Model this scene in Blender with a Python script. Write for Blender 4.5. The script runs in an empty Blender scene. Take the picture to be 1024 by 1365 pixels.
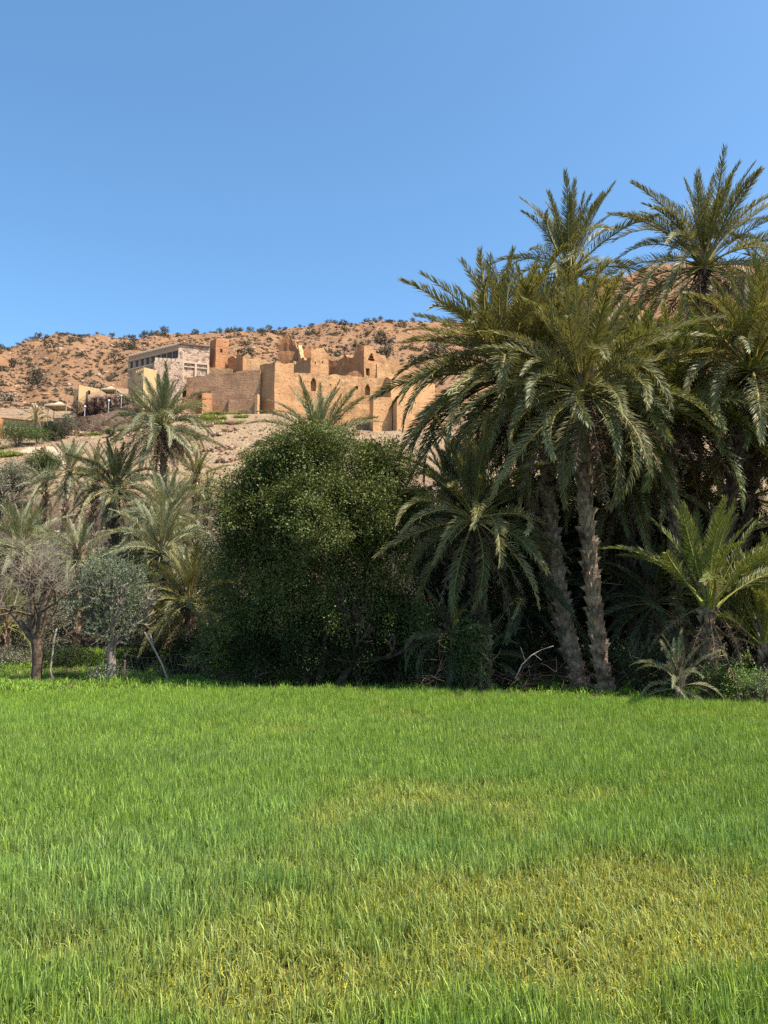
import bpy, math, random
import numpy as np
from mathutils import Vector, Matrix, Euler, noise

# ------------------------------------------------------------------ camera, sky, sun
S = bpy.context.scene
COL = S.collection
F, CX, CY, PH, CAMZ = 1011.0, 512.0, 682.5, 1365.0, 3.2
PITCH = math.atan((790 - CY) / F)
cam = bpy.data.cameras.new('camera')
cam.sensor_fit = 'VERTICAL'; cam.sensor_height = 36; cam.lens = 36 * F / PH
cam.clip_start = 0.1; cam.clip_end = 4000
camo = bpy.data.objects.new('camera', cam); COL.objects.link(camo)
camo.location = (0, 0, CAMZ); camo.rotation_euler = (math.pi / 2 + PITCH, 0, 0)
S.camera = camo

SUN_AZ = math.atan2(0.91, -0.41)          # clockwise from +Y
SUN_EL = math.radians(59)
to_sun = Vector((math.sin(SUN_AZ) * math.cos(SUN_EL), math.cos(SUN_AZ) * math.cos(SUN_EL), math.sin(SUN_EL)))
w = bpy.data.worlds.new('World'); S.world = w; w.use_nodes = True
nt = w.node_tree
sky = nt.nodes.new('ShaderNodeTexSky'); sky.sky_type = 'NISHITA'; sky.sun_disc = False
sky.sun_elevation = SUN_EL; sky.sun_rotation = SUN_AZ
sky.altitude = 1300; sky.air_density = 1.0; sky.dust_density = 3.0; sky.ozone_density = 5.0
bg = nt.nodes['Background']; bg.inputs['Strength'].default_value = 0.15
hs = nt.nodes.new('ShaderNodeHueSaturation'); hs.inputs['Hue'].default_value = 0.489; hs.inputs['Saturation'].default_value = 1.08; hs.inputs['Value'].default_value = 0.97
nt.links.new(sky.outputs[0], hs.inputs['Color']); nt.links.new(hs.outputs[0], bg.inputs['Color'])
sun = bpy.data.lights.new('sun', 'SUN'); sun.energy = 5.0; sun.angle = math.radians(0.53)
sun.color = (1.0, 0.945, 0.86)
suno = bpy.data.objects.new('sun', sun); COL.objects.link(suno)
suno.rotation_euler = to_sun.to_track_quat('Z', 'Y').to_euler(); suno.location = (40, -20, 60)
S.view_settings.view_transform = 'Standard'; S.view_settings.look = 'None'
S.view_settings.exposure = 0.9; S.view_settings.gamma = 1; S.view_settings.use_curve_mapping = False
S.render.engine = 'CYCLES'
cy = S.cycles
cy.max_bounces = 6; cy.diffuse_bounces = 1; cy.glossy_bounces = 2; cy.transmission_bounces = 3
cy.transparent_max_bounces = 8; cy.use_denoising = False
cy.sample_clamp_indirect = 4

# ------------------------------------------------------------------ photo rays -> places
CT, ST = math.cos(PITCH), math.sin(PITCH)
def P(px, py, d):
    xc = (px - CX) / F; yc = (CY - py) / F
    k = d / (CT - yc * ST)
    return Vector((xc * k, d, CAMZ + (ST + yc * CT) * k))
def PX(px, py, d): return P(px, py, d).x
def PZ(py, d): return P(CX, py, d).z

# ------------------------------------------------------------------ noise
def _hash(ix, iy, seed):
    n = (ix * 374761393 + iy * 668265263 + seed * 974711) & 0x7fffffff
    n = ((n ^ (n >> 13)) * 1274126177) & 0x7fffffff
    n = n ^ (n >> 16)
    return (n & 0xffff) / 65535.0
def vnoise(x, y, seed=0):
    x = np.asarray(x, float); y = np.asarray(y, float)
    ix = np.floor(x).astype(np.int64); iy = np.floor(y).astype(np.int64)
    fx = x - ix; fy = y - iy
    fx = fx * fx * (3 - 2 * fx); fy = fy * fy * (3 - 2 * fy)
    a = _hash(ix, iy, seed); b = _hash(ix + 1, iy, seed); c = _hash(ix, iy + 1, seed); d = _hash(ix + 1, iy + 1, seed)
    return (a * (1 - fx) + b * fx) * (1 - fy) + (c * (1 - fx) + d * fx) * fy
def fbm(x, y, octv=4, seed=0, gain=0.5):
    t = 0; a = 1; s = 0
    for i in range(octv):
        t = t + a * (vnoise(x * 2 ** i + 17.3 * i, y * 2 ** i - 9.1 * i, seed + i) - 0.5); s += a; a *= gain
    return t / s * 2

# ------------------------------------------------------------------ terrain
_py = [-60, 30, 40, 55, 70, 85, 100, 115, 128, 138, 150, 170, 200]
_pz = [0, 0, .8, 4.0, 9.5, 15.5, 21, 26, 30.2, 35.9, 39.4, 44.7, 53]
CREST = 420.0
_cpx = [-900, -400, -150, 0, 40, 80, 120, 170, 200, 260, 300, 370, 420, 500, 540, 620, 700, 805, 860, 900, 960, 1024, 1150, 1400, 1900]
_cpy = [520, 500, 475, 463, 456, 447, 448, 449, 446, 442, 441, 437, 431, 428, 431, 432, 412, 378, 356, 350, 348, 352, 345, 360, 400]
_cX = [PX(a, b, CREST) for a, b in zip(_cpx, _cpy)]
_cZ = [PZ(b, CREST) for b in _cpy]
def terrain(x, y):
    x = np.asarray(x, float); y = np.asarray(y, float)
    base = np.interp(y, _py, _pz)
    s = x / np.maximum(y, 60) * CREST
    H = np.interp(s, _cX, _cZ) + 2.2 * fbm(s / 18.0, 0 * s, 3, 5)
    t = np.clip((y - 200) / (CREST - 200), 0, 1)
    up = 53 + (H - 53) * (t ** 0.93)
    z = np.where(y <= 200, base, up)
    z = np.where(y > CREST, H - (y - CREST) * 0.22, z)
    z = z - 3.2 * np.clip((x + 17) / 5, 0, 1) * np.clip((y - 118) / 12, 0, 1) * np.clip((156 - y) / 10, 0, 1)
    slope = np.clip((y - 50) / 60, 0, 1)
    hill = np.clip((y - 175) / 60, 0, 1) * np.clip((CREST + 30 - y) / 60, 0.0, 1)
    z = z + slope * (1 - hill) * (0.5 * fbm(x / 9, y / 9, 4, 11))
    gul = 1 - np.abs(fbm(s / 22 + 0.6 * fbm(x / 40, y / 40, 2, 3), y / 190, 3, 21))
    z = z + hill * (7.0 * (gul - 0.75) + 2.4 * fbm(x / 14, y / 14, 5, 31, .6))
    # low terraces on the bare slope
    terr = np.clip((y - 68) / 12, 0, 1) * np.clip((142 - y) / 8, 0, 1)
    q = z / 1.9 + 0.4 * fbm(x / 30, y / 30, 2, 41)
    fr = q - np.floor(q)
    z = z + terr * 0.55 * (np.clip(fr * 6, 0, 1) - fr)
    return z
def TZ(x, y): return float(terrain(x, y))

# ------------------------------------------------------------------ object helpers
def link(o, parent=None):
    COL.objects.link(o)
    if parent is not None: o.parent = parent
    return o
def tag(o, label=None, cat=None, group=None, kind=None):
    if label: o['label'] = label
    if cat: o['category'] = cat
    if group: o['group'] = group
    if kind: o['kind'] = kind
    return o
def empty(name, loc=(0, 0, 0)):
    o = bpy.data.objects.new(name, None); o.location = loc; o.empty_display_size = 0.3
    return link(o)
def mesh(name, verts, faces, mat=None, smooth=False, col=None):
    me = bpy.data.meshes.new(name)
    me.from_pydata([tuple(v) for v in verts], [], faces)
    if mat: me.materials.append(mat)
    if smooth: me.polygons.foreach_set('use_smooth', [True] * len(me.polygons))
    if col is not None: set_col(me, col)
    me.update()
    return me
def set_col(me, col):
    c = np.ones((len(me.vertices), 4), np.float32); c[:, :3] = np.asarray(col, np.float32).reshape(-1, 3)
    a = me.color_attributes.new('col', 'FLOAT_COLOR', 'POINT'); a.data.foreach_set('color', c.ravel())
def npmesh(name, V, faces_np, mat=None, col=None, smooth=False):
    """V (n,3); faces_np: list of int arrays (m,k)."""
    me = bpy.data.meshes.new(name)
    V = np.asarray(V, np.float32)
    me.vertices.add(len(V)); me.vertices.foreach_set('co', V.ravel())
    loops = np.concatenate([f.ravel() for f in faces_np]).astype(np.int32)
    tot = np.concatenate([np.full(len(f), f.shape[1], np.int32) for f in faces_np])
    st = np.concatenate([[0], np.cumsum(tot)[:-1]]).astype(np.int32)
    me.loops.add(len(loops)); me.loops.foreach_set('vertex_index', loops)
    me.polygons.add(len(tot)); me.polygons.foreach_set('loop_start', st)
    if smooth: me.polygons.foreach_set('use_smooth', np.ones(len(tot), bool))
    me.update(calc_edges=True); me.validate()
    if mat: me.materials.append(mat)
    if col is not None: set_col(me, col)
    return me
def obj(name, me, parent=None, loc=None):
    o = bpy.data.objects.new(name, me)
    if loc is not None: o.location = loc
    return link(o, parent)
class MB:
    """collects simple solids into one mesh"""
    def __init__(s): s.v = []; s.f = []
    def add(s, v, f):
        n = len(s.v); s.v += [Vector(q) for q in v]; s.f += [tuple(i + n for i in q) for q in f]
    def box(s, c, size, rz=0, ry=0):
        M = Matrix.Translation(c) @ Matrix.Rotation(rz, 4, 'Z') @ Matrix.Rotation(ry, 4, 'Y')
        hx, hy, hz = size[0] / 2, size[1] / 2, size[2] / 2
        v = [M @ Vector((a * hx, b * hy, e * hz)) for a in (-1, 1) for b in (-1, 1) for e in (-1, 1)]
        s.add(v, [(0, 1, 3, 2), (4, 6, 7, 5), (0, 4, 5, 1), (2, 3, 7, 6), (0, 2, 6, 4), (1, 5, 7, 3)])
    def tube(s, pts, rad, n=6, cap=True):
        pts = [Vector(p) for p in pts]
        rings = []
        for i, p in enumerate(pts):
            t = (pts[min(i + 1, len(pts) - 1)] - pts[max(i - 1, 0)]).normalized()
            a = t.cross(Vector((0, 1, 0.13)))
            a = a.normalized() if a.length > 1e-4 else Vector((1, 0, 0)); b = t.cross(a)
            r = rad[i] if hasattr(rad, '__len__') else rad
            rings.append([p + r * (math.cos(k * 2 * math.pi / n) * a + math.sin(k * 2 * math.pi / n) * b) for k in range(n)])
        v = [q for r in rings for q in r]; f = []
        for i in range(len(pts) - 1):
            for k in range(n):
                f.append((i * n + k, i * n + (k + 1) % n, (i + 1) * n + (k + 1) % n, (i + 1) * n + k))
        if cap: f += [tuple(range(n - 1, -1, -1)), tuple((len(pts) - 1) * n + k for k in range(n))]
        s.add(v, f)
    def build(s, name, mat, parent=None, smooth=False):
        return obj(name, mesh(name, s.v, s.f, mat, smooth), parent)

# ------------------------------------------------------------------ materials
class NB:
    def __init__(s, name):
        s.m = bpy.data.materials.new(name); s.m.use_nodes = True; s.t = s.m.node_tree; s.n = s.t.nodes; s.l = s.t.links
        s.p = s.n['Principled BSDF']; s.out = s.n['Material Output']
    def node(s, typ, ins=None, **kw):
        n = s.n.new(typ)
        for k, v in kw.items(): setattr(n, k, v)
        for k, v in (ins or {}).items():
            if isinstance(v, bpy.types.NodeSocket): s.l.new(v, n.inputs[k])
            else: n.inputs[k].default_value = v
        return n
    def pos(s): return s.node('ShaderNodeNewGeometry').outputs['Position']
    def noise(s, scale, vec=None, detail=5, rough=.6, dist=0.0, fac=True):
        n = s.node('ShaderNodeTexNoise', {'Scale': scale, 'Detail': detail, 'Roughness': rough, 'Distortion': dist})
        if vec is not None: s.l.new(vec, n.inputs['Vector'])
        return n.outputs['Fac' if fac else 'Color']
    def ramp(s, fac, stops, interp='LINEAR'):
        n = s.node('ShaderNodeValToRGB'); s.l.new(fac, n.inputs['Fac']); r = n.color_ramp; r.interpolation = interp
        while len(r.elements) < len(stops): r.elements.new(0.5)
        for e, (p, c) in zip(r.elements, stops):
            e.position = p; e.color = (c, c, c, 1) if not hasattr(c, '__len__') else (*c, 1)
        return n.outputs['Color']
    def mix(s, fac, a, b, blend='MIX'):
        n = s.node('ShaderNodeMix', data_type='RGBA', blend_type=blend)
        for key, v in ((0, fac), (6, a), (7, b)):
            if isinstance(v, bpy.types.NodeSocket): s.l.new(v, n.inputs[key])
            else: n.inputs[key].default_value = v if key == 0 else ((*v, 1) if len(v) == 3 else v)
        return n.outputs[2]
    def math(s, op, a, b=0.0):
        n = s.node('ShaderNodeMath', operation=op)
        for i, v in enumerate((a, b)):
            if isinstance(v, bpy.types.NodeSocket): s.l.new(v, n.inputs[i])
            else: n.inputs[i].default_value = v
        return n.outputs[0]
    def mapping(s, vec, scale=(1, 1, 1), rot=(0, 0, 0)):
        n = s.node('ShaderNodeMapping', {'Scale': scale, 'Rotation': rot}); s.l.new(vec, n.inputs['Vector']); return n.outputs[0]
    def bump(s, h, strength=.5, dist=.1):
        n = s.node('ShaderNodeBump', {'Strength': strength, 'Distance': dist}); s.l.new(h, n.inputs['Height'])
        s.l.new(n.outputs[0], s.p.inputs['Normal']); return n
    def base(s, c):
        if isinstance(c, bpy.types.NodeSocket): s.l.new(c, s.p.inputs['Base Color'])
        else: s.p.inputs['Base Color'].default_value = (*c, 1)
    def rough(s, r, spec=.3):
        s.p.inputs['Roughness'].default_value = r; s.p.inputs['Specular IOR Level'].default_value = spec

def leaf_mat(name, c, c2, transl=0.25, rough=.5, spec=.35, tcol=(1.35, 1.25, .6), inst=False):
    b = NB(name)
    if inst:
        at = b.node('ShaderNodeAttribute', attribute_name='tint', attribute_type='INSTANCER').outputs['Color']
    else:
        r = b.node('ShaderNodeObjectInfo').outputs['Random']
        at = b.mix(r, c, c2)
    va = b.node('ShaderNodeAttribute', attribute_name='col').outputs['Color']
    col = b.mix(1.0, at, va, 'MULTIPLY')
    b.base(col); b.rough(rough, spec)
    tr = b.node('ShaderNodeBsdfTranslucent')
    tc = b.mix(1.0, col, tcol, 'MULTIPLY'); b.l.new(tc, tr.inputs['Color'])
    mx = b.node('ShaderNodeMixShader', {0: transl}); b.l.new(b.p.outputs[0], mx.inputs[1]); b.l.new(tr.outputs[0], mx.inputs[2])
    b.l.new(mx.outputs[0], b.out.inputs['Surface'])
    return b.m

def plain_mat(name, c, c2=None, scale=6, rough=.85, bump=.3, bd=.02, spec=.2):
    b = NB(name); p = b.pos()
    n = b.noise(scale, p)
    b.base(b.mix(b.ramp(n, [(.35, 0.), (.65, 1.)]), c, c2 or tuple(x * .75 for x in c))); b.rough(rough, spec)
    b.bump(b.noise(scale * 4, p), bump, bd)
    return b.m

def terrain_mat():
    b = NB('ground'); p = b.pos()
    sep = b.node('ShaderNodeSeparateXYZ'); b.l.new(p, sep.inputs[0]); y = sep.outputs['Y']
    def step(a, c):
        n = b.node('ShaderNodeMapRange', {1: a, 2: c}); b.l.new(y, n.inputs[0]); return n.outputs[0]
    n1 = b.noise(.06, p, 4, .6); n2 = b.noise(.35, p, 6, .7); n3 = b.noise(2.2, p, 5, .7); n4 = b.noise(.16, p, 5, .65, .6)
    soil = b.mix(n3, (.10, .075, .04), (.17, .12, .07))
    litter = b.mix(n2, (.06, .045, .026), (.115, .085, .05))
    slope = b.mix(b.ramp(n2, [(.3, 0.), (.7, 1.)]), (.32, .21, .115), (.44, .31, .185))
    slope = b.mix(b.math('MULTIPLY', b.ramp(n4, [(.5, 0.), (.62, 1.)]), .55), slope, (.24, .14, .085))
    slope = b.mix(b.math('MULTIPLY', b.ramp(n3, [(.62, 0.), (.72, 1.)]), .5), slope, (.15, .10, .065))
    hill = b.mix(b.ramp(n4, [(.32, 0.), (.66, 1.)]), (.27, .125, .055), (.37, .212, .104))
    hill = b.mix(b.ramp(n1, [(.42, 0.), (.6, .7)]), hill, (.265, .15, .085))
    # pale outcrops, dark clefts and scrub speckle
    v = b.node('ShaderNodeTexVoronoi', {'Scale': .33, 'Randomness': 1.0}); b.l.new(b.mapping(p, (1, 1, 1.4)), v.inputs['Vector'])
    hill = b.mix(b.math('MULTIPLY', b.ramp(v.outputs['Distance'], [(.0, 1.), (.25, 0.)]), .5), hill, (.42, .29, .195))
    hill = b.mix(b.math('MULTIPLY', b.ramp(n2, [(.56, 0.), (.68, 1.)]), .6), hill, (.12, .075, .048))
    c = b.mix(step(24, 34), soil, litter)
    yn = b.math('ADD', y, b.math('MULTIPLY', b.math('SUBTRACT', n1, .5), 30))
    st2 = b.node('ShaderNodeMapRange', {1: 70, 2: 86}); b.l.new(yn, st2.inputs[0])
    c = b.mix(st2.outputs[0], c, slope)
    st3 = b.node('ShaderNodeMapRange', {1: 160, 2: 205}); b.l.new(yn, st3.inputs[0])
    c = b.mix(st3.outputs[0], c, hill)
    b.base(c); b.rough(.95, .1)
    hgt = b.math('ADD', b.math('MULTIPLY', n2, 1.5), b.math('MULTIPLY', n3, .35))
    b.bump(hgt, 1.0, 1.3)
    return b.m

def adobe_mat(name, c, c2, course=0.0, holes=.5, stone=0.0, dark=(.16, .085, .05)):
    b = NB(name); p = b.pos()
    n1 = b.noise(.35, p, 5, .65, .4); n2 = b.noise(2.2, p, 6, .7); n3 = b.noise(b_sc := 6.0, b.mapping(p, (1, 1, .6)), 4, .7)
    col = b.mix(b.ramp(n1, [(.35, 0.), (.65, 1.)]), c, c2)
    col = b.mix(b.math('MULTIPLY', b.ramp(n2, [(.52, 0.), (.66, 1.)]), .45), col, tuple(x * .55 for x in c))
    col = b.mix(b.math('MULTIPLY', b.ramp(n2, [(.28, 1.), (.42, 0.)]), .35), col, tuple(min(1, x * 1.35) for x in c2))
    st = b.noise(1.0, b.mapping(p, (1.3, 1.3, .16)), 4, .6)     # rain wash streaks
    col = b.mix(b.math('MULTIPLY', b.ramp(st, [(.54, 0.), (.68, 1.)]), .45), col, tuple(x * .6 for x in c))
    col = b.mix(b.math('MULTIPLY', b.ramp(st, [(.30, 1.), (.42, 0.)]), .3), col, tuple(min(1, x * 1.25) for x in c2))
    h = b.math('ADD', n2, b.math('MULTIPLY', n3, .4))
    if course:
        sep = b.node('ShaderNodeSeparateXYZ'); b.l.new(p, sep.inputs[0])
        zz = b.math('ADD', b.math('DIVIDE', sep.outputs['Z'], course), b.math('MULTIPLY', n1, .35))
        fr = b.math('FRACT', zz)
        ln = b.ramp(fr, [(0., 1.), (.07, 0.), (.93, 0.), (1., 1.)])
        col = b.mix(b.math('MULTIPLY', ln, .13), col, dark)
        h = b.math('SUBTRACT', h, b.math('MULTIPLY', ln, .25))
    if holes:
        v = b.node('ShaderNodeTexVoronoi', {'Scale': 1.05, 'Randomness': .7}); b.l.new(b.mapping(p, (1, 1, .95)), v.inputs['Vector'])
        hm = b.ramp(v.outputs['Distance'], [(.10, 1.), (.17, 0.)])
        col = b.mix(b.math('MULTIPLY', hm, holes), col, dark)
        h = b.math('SUBTRACT', h, hm)
    if stone:
        v = b.node('ShaderNodeTexVoronoi', {'Scale': stone, 'Randomness': 1.0}, feature='DISTANCE_TO_EDGE'); b.l.new(p, v.inputs['Vector'])
        vc = b.node('ShaderNodeTexVoronoi', {'Scale': stone, 'Randomness': 1.0}); b.l.new(p, vc.inputs['Vector'])
        sp = b.node('ShaderNodeSeparateColor'); b.l.new(vc.outputs['Color'], sp.inputs[0])
        col = b.mix(b.ramp(sp.outputs[0], [(.55, 0.), (.8, .8)]), col, tuple(x * .38 for x in c))
        e = b.ramp(v.outputs['Distance'], [(.02, 1.), (.10, 0.)])
        col = b.mix(b.math('MULTIPLY', e, .75), col, tuple(min(1, x * 1.1) for x in c2))
        h = b.math('SUBTRACT', h, b.math('MULTIPLY', e, .7))
    b.base(col); b.rough(.95, .08); b.bump(h, .8, .14)
    return b.m

M = {}
M['ground'] = terrain_mat()
M['rampart'] = adobe_mat('rampart', (.43, .235, .125), (.51, .295, .165), course=1.0, holes=.35)
M['adobe'] = adobe_mat('adobe', (.46, .235, .105), (.54, .30, .145), course=1.1, holes=.5)
M['gold'] = adobe_mat('golden_adobe', (.54, .287, .125), (.63, .365, .178), holes=.6)
M['red'] = adobe_mat('red_adobe', (.41, .18, .08), (.49, .235, .11), course=1.1, holes=.4)
M['rubble'] = adobe_mat('rubble_masonry', (.53, .345, .23), (.63, .44, .305), holes=0, stone=2.0)
M['darkstone'] = adobe_mat('dark_stone', (.15, .098, .066), (.20, .135, .09), holes=0, stone=1.3)
M['cream'] = plain_mat('cream_plaster', (.62, .46, .30), (.56, .40, .26), .8)
M['tan'] = plain_mat('tan_plaster', (.47, .30, .175), (.42, .26, .15), .8)
M['yellow'] = plain_mat('yellow_plaster', (.56, .37, .175), (.50, .33, .155), .8)
M['canvas'] = plain_mat('canvas', (.50, .385, .25), (.45, .345, .22), 2, bump=.1)
M['glass'] = plain_mat('window_glass', (.075, .07, .065), (.12, .11, .10), .7, .4, .05, spec=.3)
M['frame'] = plain_mat('window_frame', (.14, .10, .075), None, 3, .6)
M['metal'] = plain_mat('pale_metal', (.34, .32, .30), None, 3, .5)
M['globe'] = plain_mat('lamp_globe', (.85, .83, .78), (.8, .78, .73), 3, .3)
M['bark'] = plain_mat('palm_bark', (.085, .053, .033), (.42, .29, .18), 3.0, .95, .9, .04)
M['bark_dark'] = plain_mat('palm_bark_dark', (.05, .033, .023), (.14, .095, .065), 4, .95, .9, .04)  # bark darkened for wood in the grove, shade put into the colour
M['wood'] = plain_mat('grey_bark', (.20, .155, .115), (.33, .26, .20), 8, .95, .8, .03)
M['oldwood'] = plain_mat('brown_bark', (.07, .045, .032), (.20, .135, .085), 8, .95, .8, .03)
M['stick'] = plain_mat('pale_stick', (.36, .29, .22), (.25, .20, .15), 8, .9)
M['twig'] = plain_mat('twigs', (.34, .28, .20), (.21, .165, .115), 3, .9, .1)
M['wire'] = plain_mat('fence_wire', (.22, .20, .18), None, 3, .5)
M['orange'] = plain_mat('date_stalk', (.65, .27, .03), (.5, .2, .03), 9, .6)
def rock_mat():
    b = NB('rock'); rr = b.node('ShaderNodeObjectInfo').outputs['Random']
    c = b.ramp(rr, [(0., (.15, .085, .05)), (.35, (.27, .14, .075)), (.7, (.36, .225, .135)), (1., (.48, .36, .25))])
    n = b.noise(1.2, b.pos()); b.base(b.mix(b.ramp(n, [(.4, 0.), (.6, .5)]), c, (.2, .12, .075))); b.rough(.95, .1); b.bump(n, .8, .1); return b.m
M['rock'] = rock_mat()
M['path'] = plain_mat('path', (.42, .31, .20), (.36, .26, .17), 1.2)
M['frond'] = leaf_mat('palm_leaf', (.115, .122, .044), (.225, .205, .085), .22, .48, .28)
M['frond_grey'] = leaf_mat('palm_leaf_grey', (.165, .178, .095), (.27, .268, .155), .18, .5, .3)
M['frond_green'] = leaf_mat('palm_leaf_green', (.12, .15, .04), (.21, .215, .07), .22, .48, .28)
M['frond_dark'] = leaf_mat('palm_leaf_dark', (.05, .062, .03), (.09, .10, .046), .12, .5, .28)  # dark leaves, made darker still to paint in the grove shade
M['frond_dry'] = leaf_mat('palm_leaf_dry', (.095, .062, .042), (.25, .18, .115), .12, .8, .08, (1.1, 1, .8))
M['frond_yellow'] = leaf_mat('palm_leaf_yellow', (.27, .25, .10), (.36, .32, .15), .25, .5, .3)
M['carob'] = leaf_mat('carob_leaf', (.125, .143, .043), (.125, .143, .043), .16, .5, .18)
M['olive'] = leaf_mat('olive_leaf', (.185, .205, .12), (.185, .205, .12), .1, .5, .2)
M['bush_green'] = leaf_mat('bush_leaf', (.065, .10, .028), (.095, .12, .036), .18, .55, .15)
M['bush_dark'] = leaf_mat('dark_bush_leaf', (.026, .037, .014), (.04, .052, .02), .12, .6, .1)  # dark foliage with the shade under the crowns put into its colour
M['bush_grey'] = leaf_mat('grey_bush_leaf', (.17, .168, .108), (.225, .208, .14), .12, .6, .15)
M['bush_brown'] = leaf_mat('brown_bush_leaf', (.15, .115, .075), (.18, .145, .09), .1, .7)
M['weed'] = leaf_mat('weed_leaf', (.12, .19, .04), (.16, .24, .05), .25, .5)
M['purple'] = leaf_mat('bougainvillea', (.034, .012, .024), (.042, .014, .03), .15, .6)
M['shrub'] = leaf_mat('hill_shrub', (.115, .105, .072), (.175, .155, .11), .05, .7, .2)
M['wheat'] = leaf_mat('wheat_leaf', None, None, .32, .45, .3, (1.25, 1.2, .45), inst=True)

# ------------------------------------------------------------------ ground sheet
def build_ground():
    ys = np.concatenate([np.linspace(-60, 22, 26), np.linspace(23.5, 66, 44), np.linspace(66.7, 200, 200),
                         np.linspace(201, 425, 230), np.geomspace(428, 1900, 40)])
    u = np.linspace(-1, 1, 420); s = np.sign(u) * (0.95 * np.abs(u) + 0.85 * np.abs(u) ** 4)
    Y, Sx = np.meshgrid(ys, s, indexing='ij')
    X = Sx * (np.maximum(Y, 0) + 70)
    Z = terrain(X, Y)
    V = np.stack([X, Y, Z], -1).reshape(-1, 3)
    n, m = len(ys), len(u)
    i, j = np.meshgrid(np.arange(n - 1), np.arange(m - 1), indexing='ij')
    a = (i * m + j).ravel()
    Fq = np.stack([a, a + 1, a + m + 1, a + m], -1)
    tag(obj('ground', npmesh('ground', V, [Fq], M['ground'], smooth=True)), kind='structure')
build_ground()

# ------------------------------------------------------------------ walls
def lerp(a, b, t): return a + (b - a) * t
def jitter(v, amp, f=.45):
    if amp <= 0: return v
    p = Vector(v)
    return p + amp * noise.noise_vector(p * f) + amp * .5 * noise.noise_vector(p * f * 3.1)
def line_u(A, B, px, py):
    xc = (px - CX) / F; yc = (CY - py) / F; k = xc / (CT - yc * ST)
    den = (B[0] - A[0]) - k * (B[1] - A[1])
    t = (k * A[1] - A[0]) / den
    y = lerp(A[1], B[1], t)
    return t, CAMZ + y * (ST + yc * CT) / (CT - yc * ST)
def grid_wall(V, Fc, A, B, Ai, Bi, z0, top, holes=(), du=.9, dv=1.0, recess=False, caps=(True, True), amp=0.0):
    """solid wall between A-B (outer) and Ai-Bi (inner); top(t); holes = (t0,t1,z0,z1)"""
    L = math.hypot(B[0] - A[0], B[1] - A[1])
    us = set(np.linspace(0, 1, max(2, int(L / du) + 1)).round(5))
    for h in holes: us |= {round(h[0], 5), round(h[1], 5)}
    us = sorted(us)
    tops = [top(t) for t in us]
    zf = max([min(tops) - .05] + []) if not holes else max(min(tops) - .05, max(h[3] for h in holes) + .02)
    zs = set(np.linspace(z0, zf, max(2, int((zf - z0) / dv) + 1)).round(4))
    for h in holes: zs |= {round(h[2], 4), round(h[3], 4)}
    zs = sorted(zs); nf = len(zs)
    K = 2
    def zat(i, j):
        if j < nf: return zs[j]
        return zf + (max(tops[i], zf + .02) - zf) * (j - nf + 1) / K
    nu, nv = len(us), nf + K
    base = len(V)
    idx = lambda s, i, j: base + (s * nu + i) * nv + j
    for s, (a, b) in enumerate(((A, B), (Ai, Bi))):
        for i, t in enumerate(us):
            for j in range(nv):
                V.append(jitter((lerp(a[0], b[0], t), lerp(a[1], b[1], t), zat(i, j)), amp))
    def solid(i, j):
        if i < 0 or j < 0 or i >= nu - 1 or j >= nv - 1: return False
        if j >= nf - 1: return True
        cu = (us[i] + us[i + 1]) / 2; cz = (zs[j] + zs[j + 1]) / 2
        return not any(h[0] < cu < h[1] and h[2] < cz < h[3] for h in holes)
    for i in range(nu - 1):
        for j in range(nv - 1):
            so = solid(i, j)
            if so: Fc.append((idx(0, i, j), idx(0, i + 1, j), idx(0, i + 1, j + 1), idx(0, i, j + 1)))
            if so or recess: Fc.append((idx(1, i, j + 1), idx(1, i + 1, j + 1), idx(1, i + 1, j), idx(1, i, j)))
            if so:
                for di, dj, e in ((-1, 0, ((i, j), (i, j + 1))), (1, 0, ((i + 1, j + 1), (i + 1, j))), (0, 1, ((i, j + 1), (i + 1, j + 1))), (0, -1, ((i + 1, j), (i, j)))):
                    if i + di < 0 and not caps[0]: continue
                    if i + di >= nu - 1 and not caps[1]: continue
                    if not solid(i + di, j + dj):
                        (p, q), (r, s2) = e
                        Fc.append((idx(0, p, q), idx(0, r, s2), idx(1, r, s2), idx(1, p, q)))
def topfn(v, prof, A, B, jag=0.0):
    """prof: None -> v ; or [(px,py)...] converted along A-B"""
    if not prof: return lambda t: v
    L_ = math.hypot(B[0] - A[0], B[1] - A[1])
    pts = sorted(line_u(A, B, a, b) for a, b in prof)
    ts = [p[0] for p in pts]; zs = [p[1] for p in pts]
    return lambda t: float(np.interp(t, ts, zs)) + jag * (noise.noise(Vector((t * L_ * .55, A[0], zs[0]))) + .55 * noise.noise(Vector((t * L_ * 1.6, zs[0], A[1]))))
def hole_px(A, B, h):
    a, b, yt, yb = h
    t0, zt = line_u(A, B, a, yt); t1, zb = line_u(A, B, b, yb)
    zt2 = line_u(A, B, (a + b) / 2, yt)[1]; zb2 = line_u(A, B, (a + b) / 2, yb)[1]
    return (min(t0, t1), max(t0, t1), zb2, zt2)
def arch_px(a, b, yt, yb):
    w = (b - a); m = (yb - yt)
    return [(a, b, yt + m * .28, yb), (a + w * .12, b - w * .12, yt + m * .12, yt + m * .28), (a + w * .28, b - w * .28, yt, yt + m * .12)]
def inset_poly(P4, t):
    n = len(P4); out = []
    for i in range(n):
        p0, p1, p2 = (Vector(P4[(i + k - 1) % n]) for k in range(3))
        d1 = (p1 - p0).normalized(); d2 = (p2 - p1).normalized()
        n1 = Vector((-d1.y, d1.x)); n2 = Vector((-d2.y, d2.x))
        bis = (n1 + n2); bis = bis / max(bis.dot(n1), .2)
        out.append(p1 + bis * t)
    return out
def corners(L, C, R):
    l, c, r = (Vector((PX(a, 500, d), d)) for a, d in (L, C, R))
    return [l, c, r, l + r - c]
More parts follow.
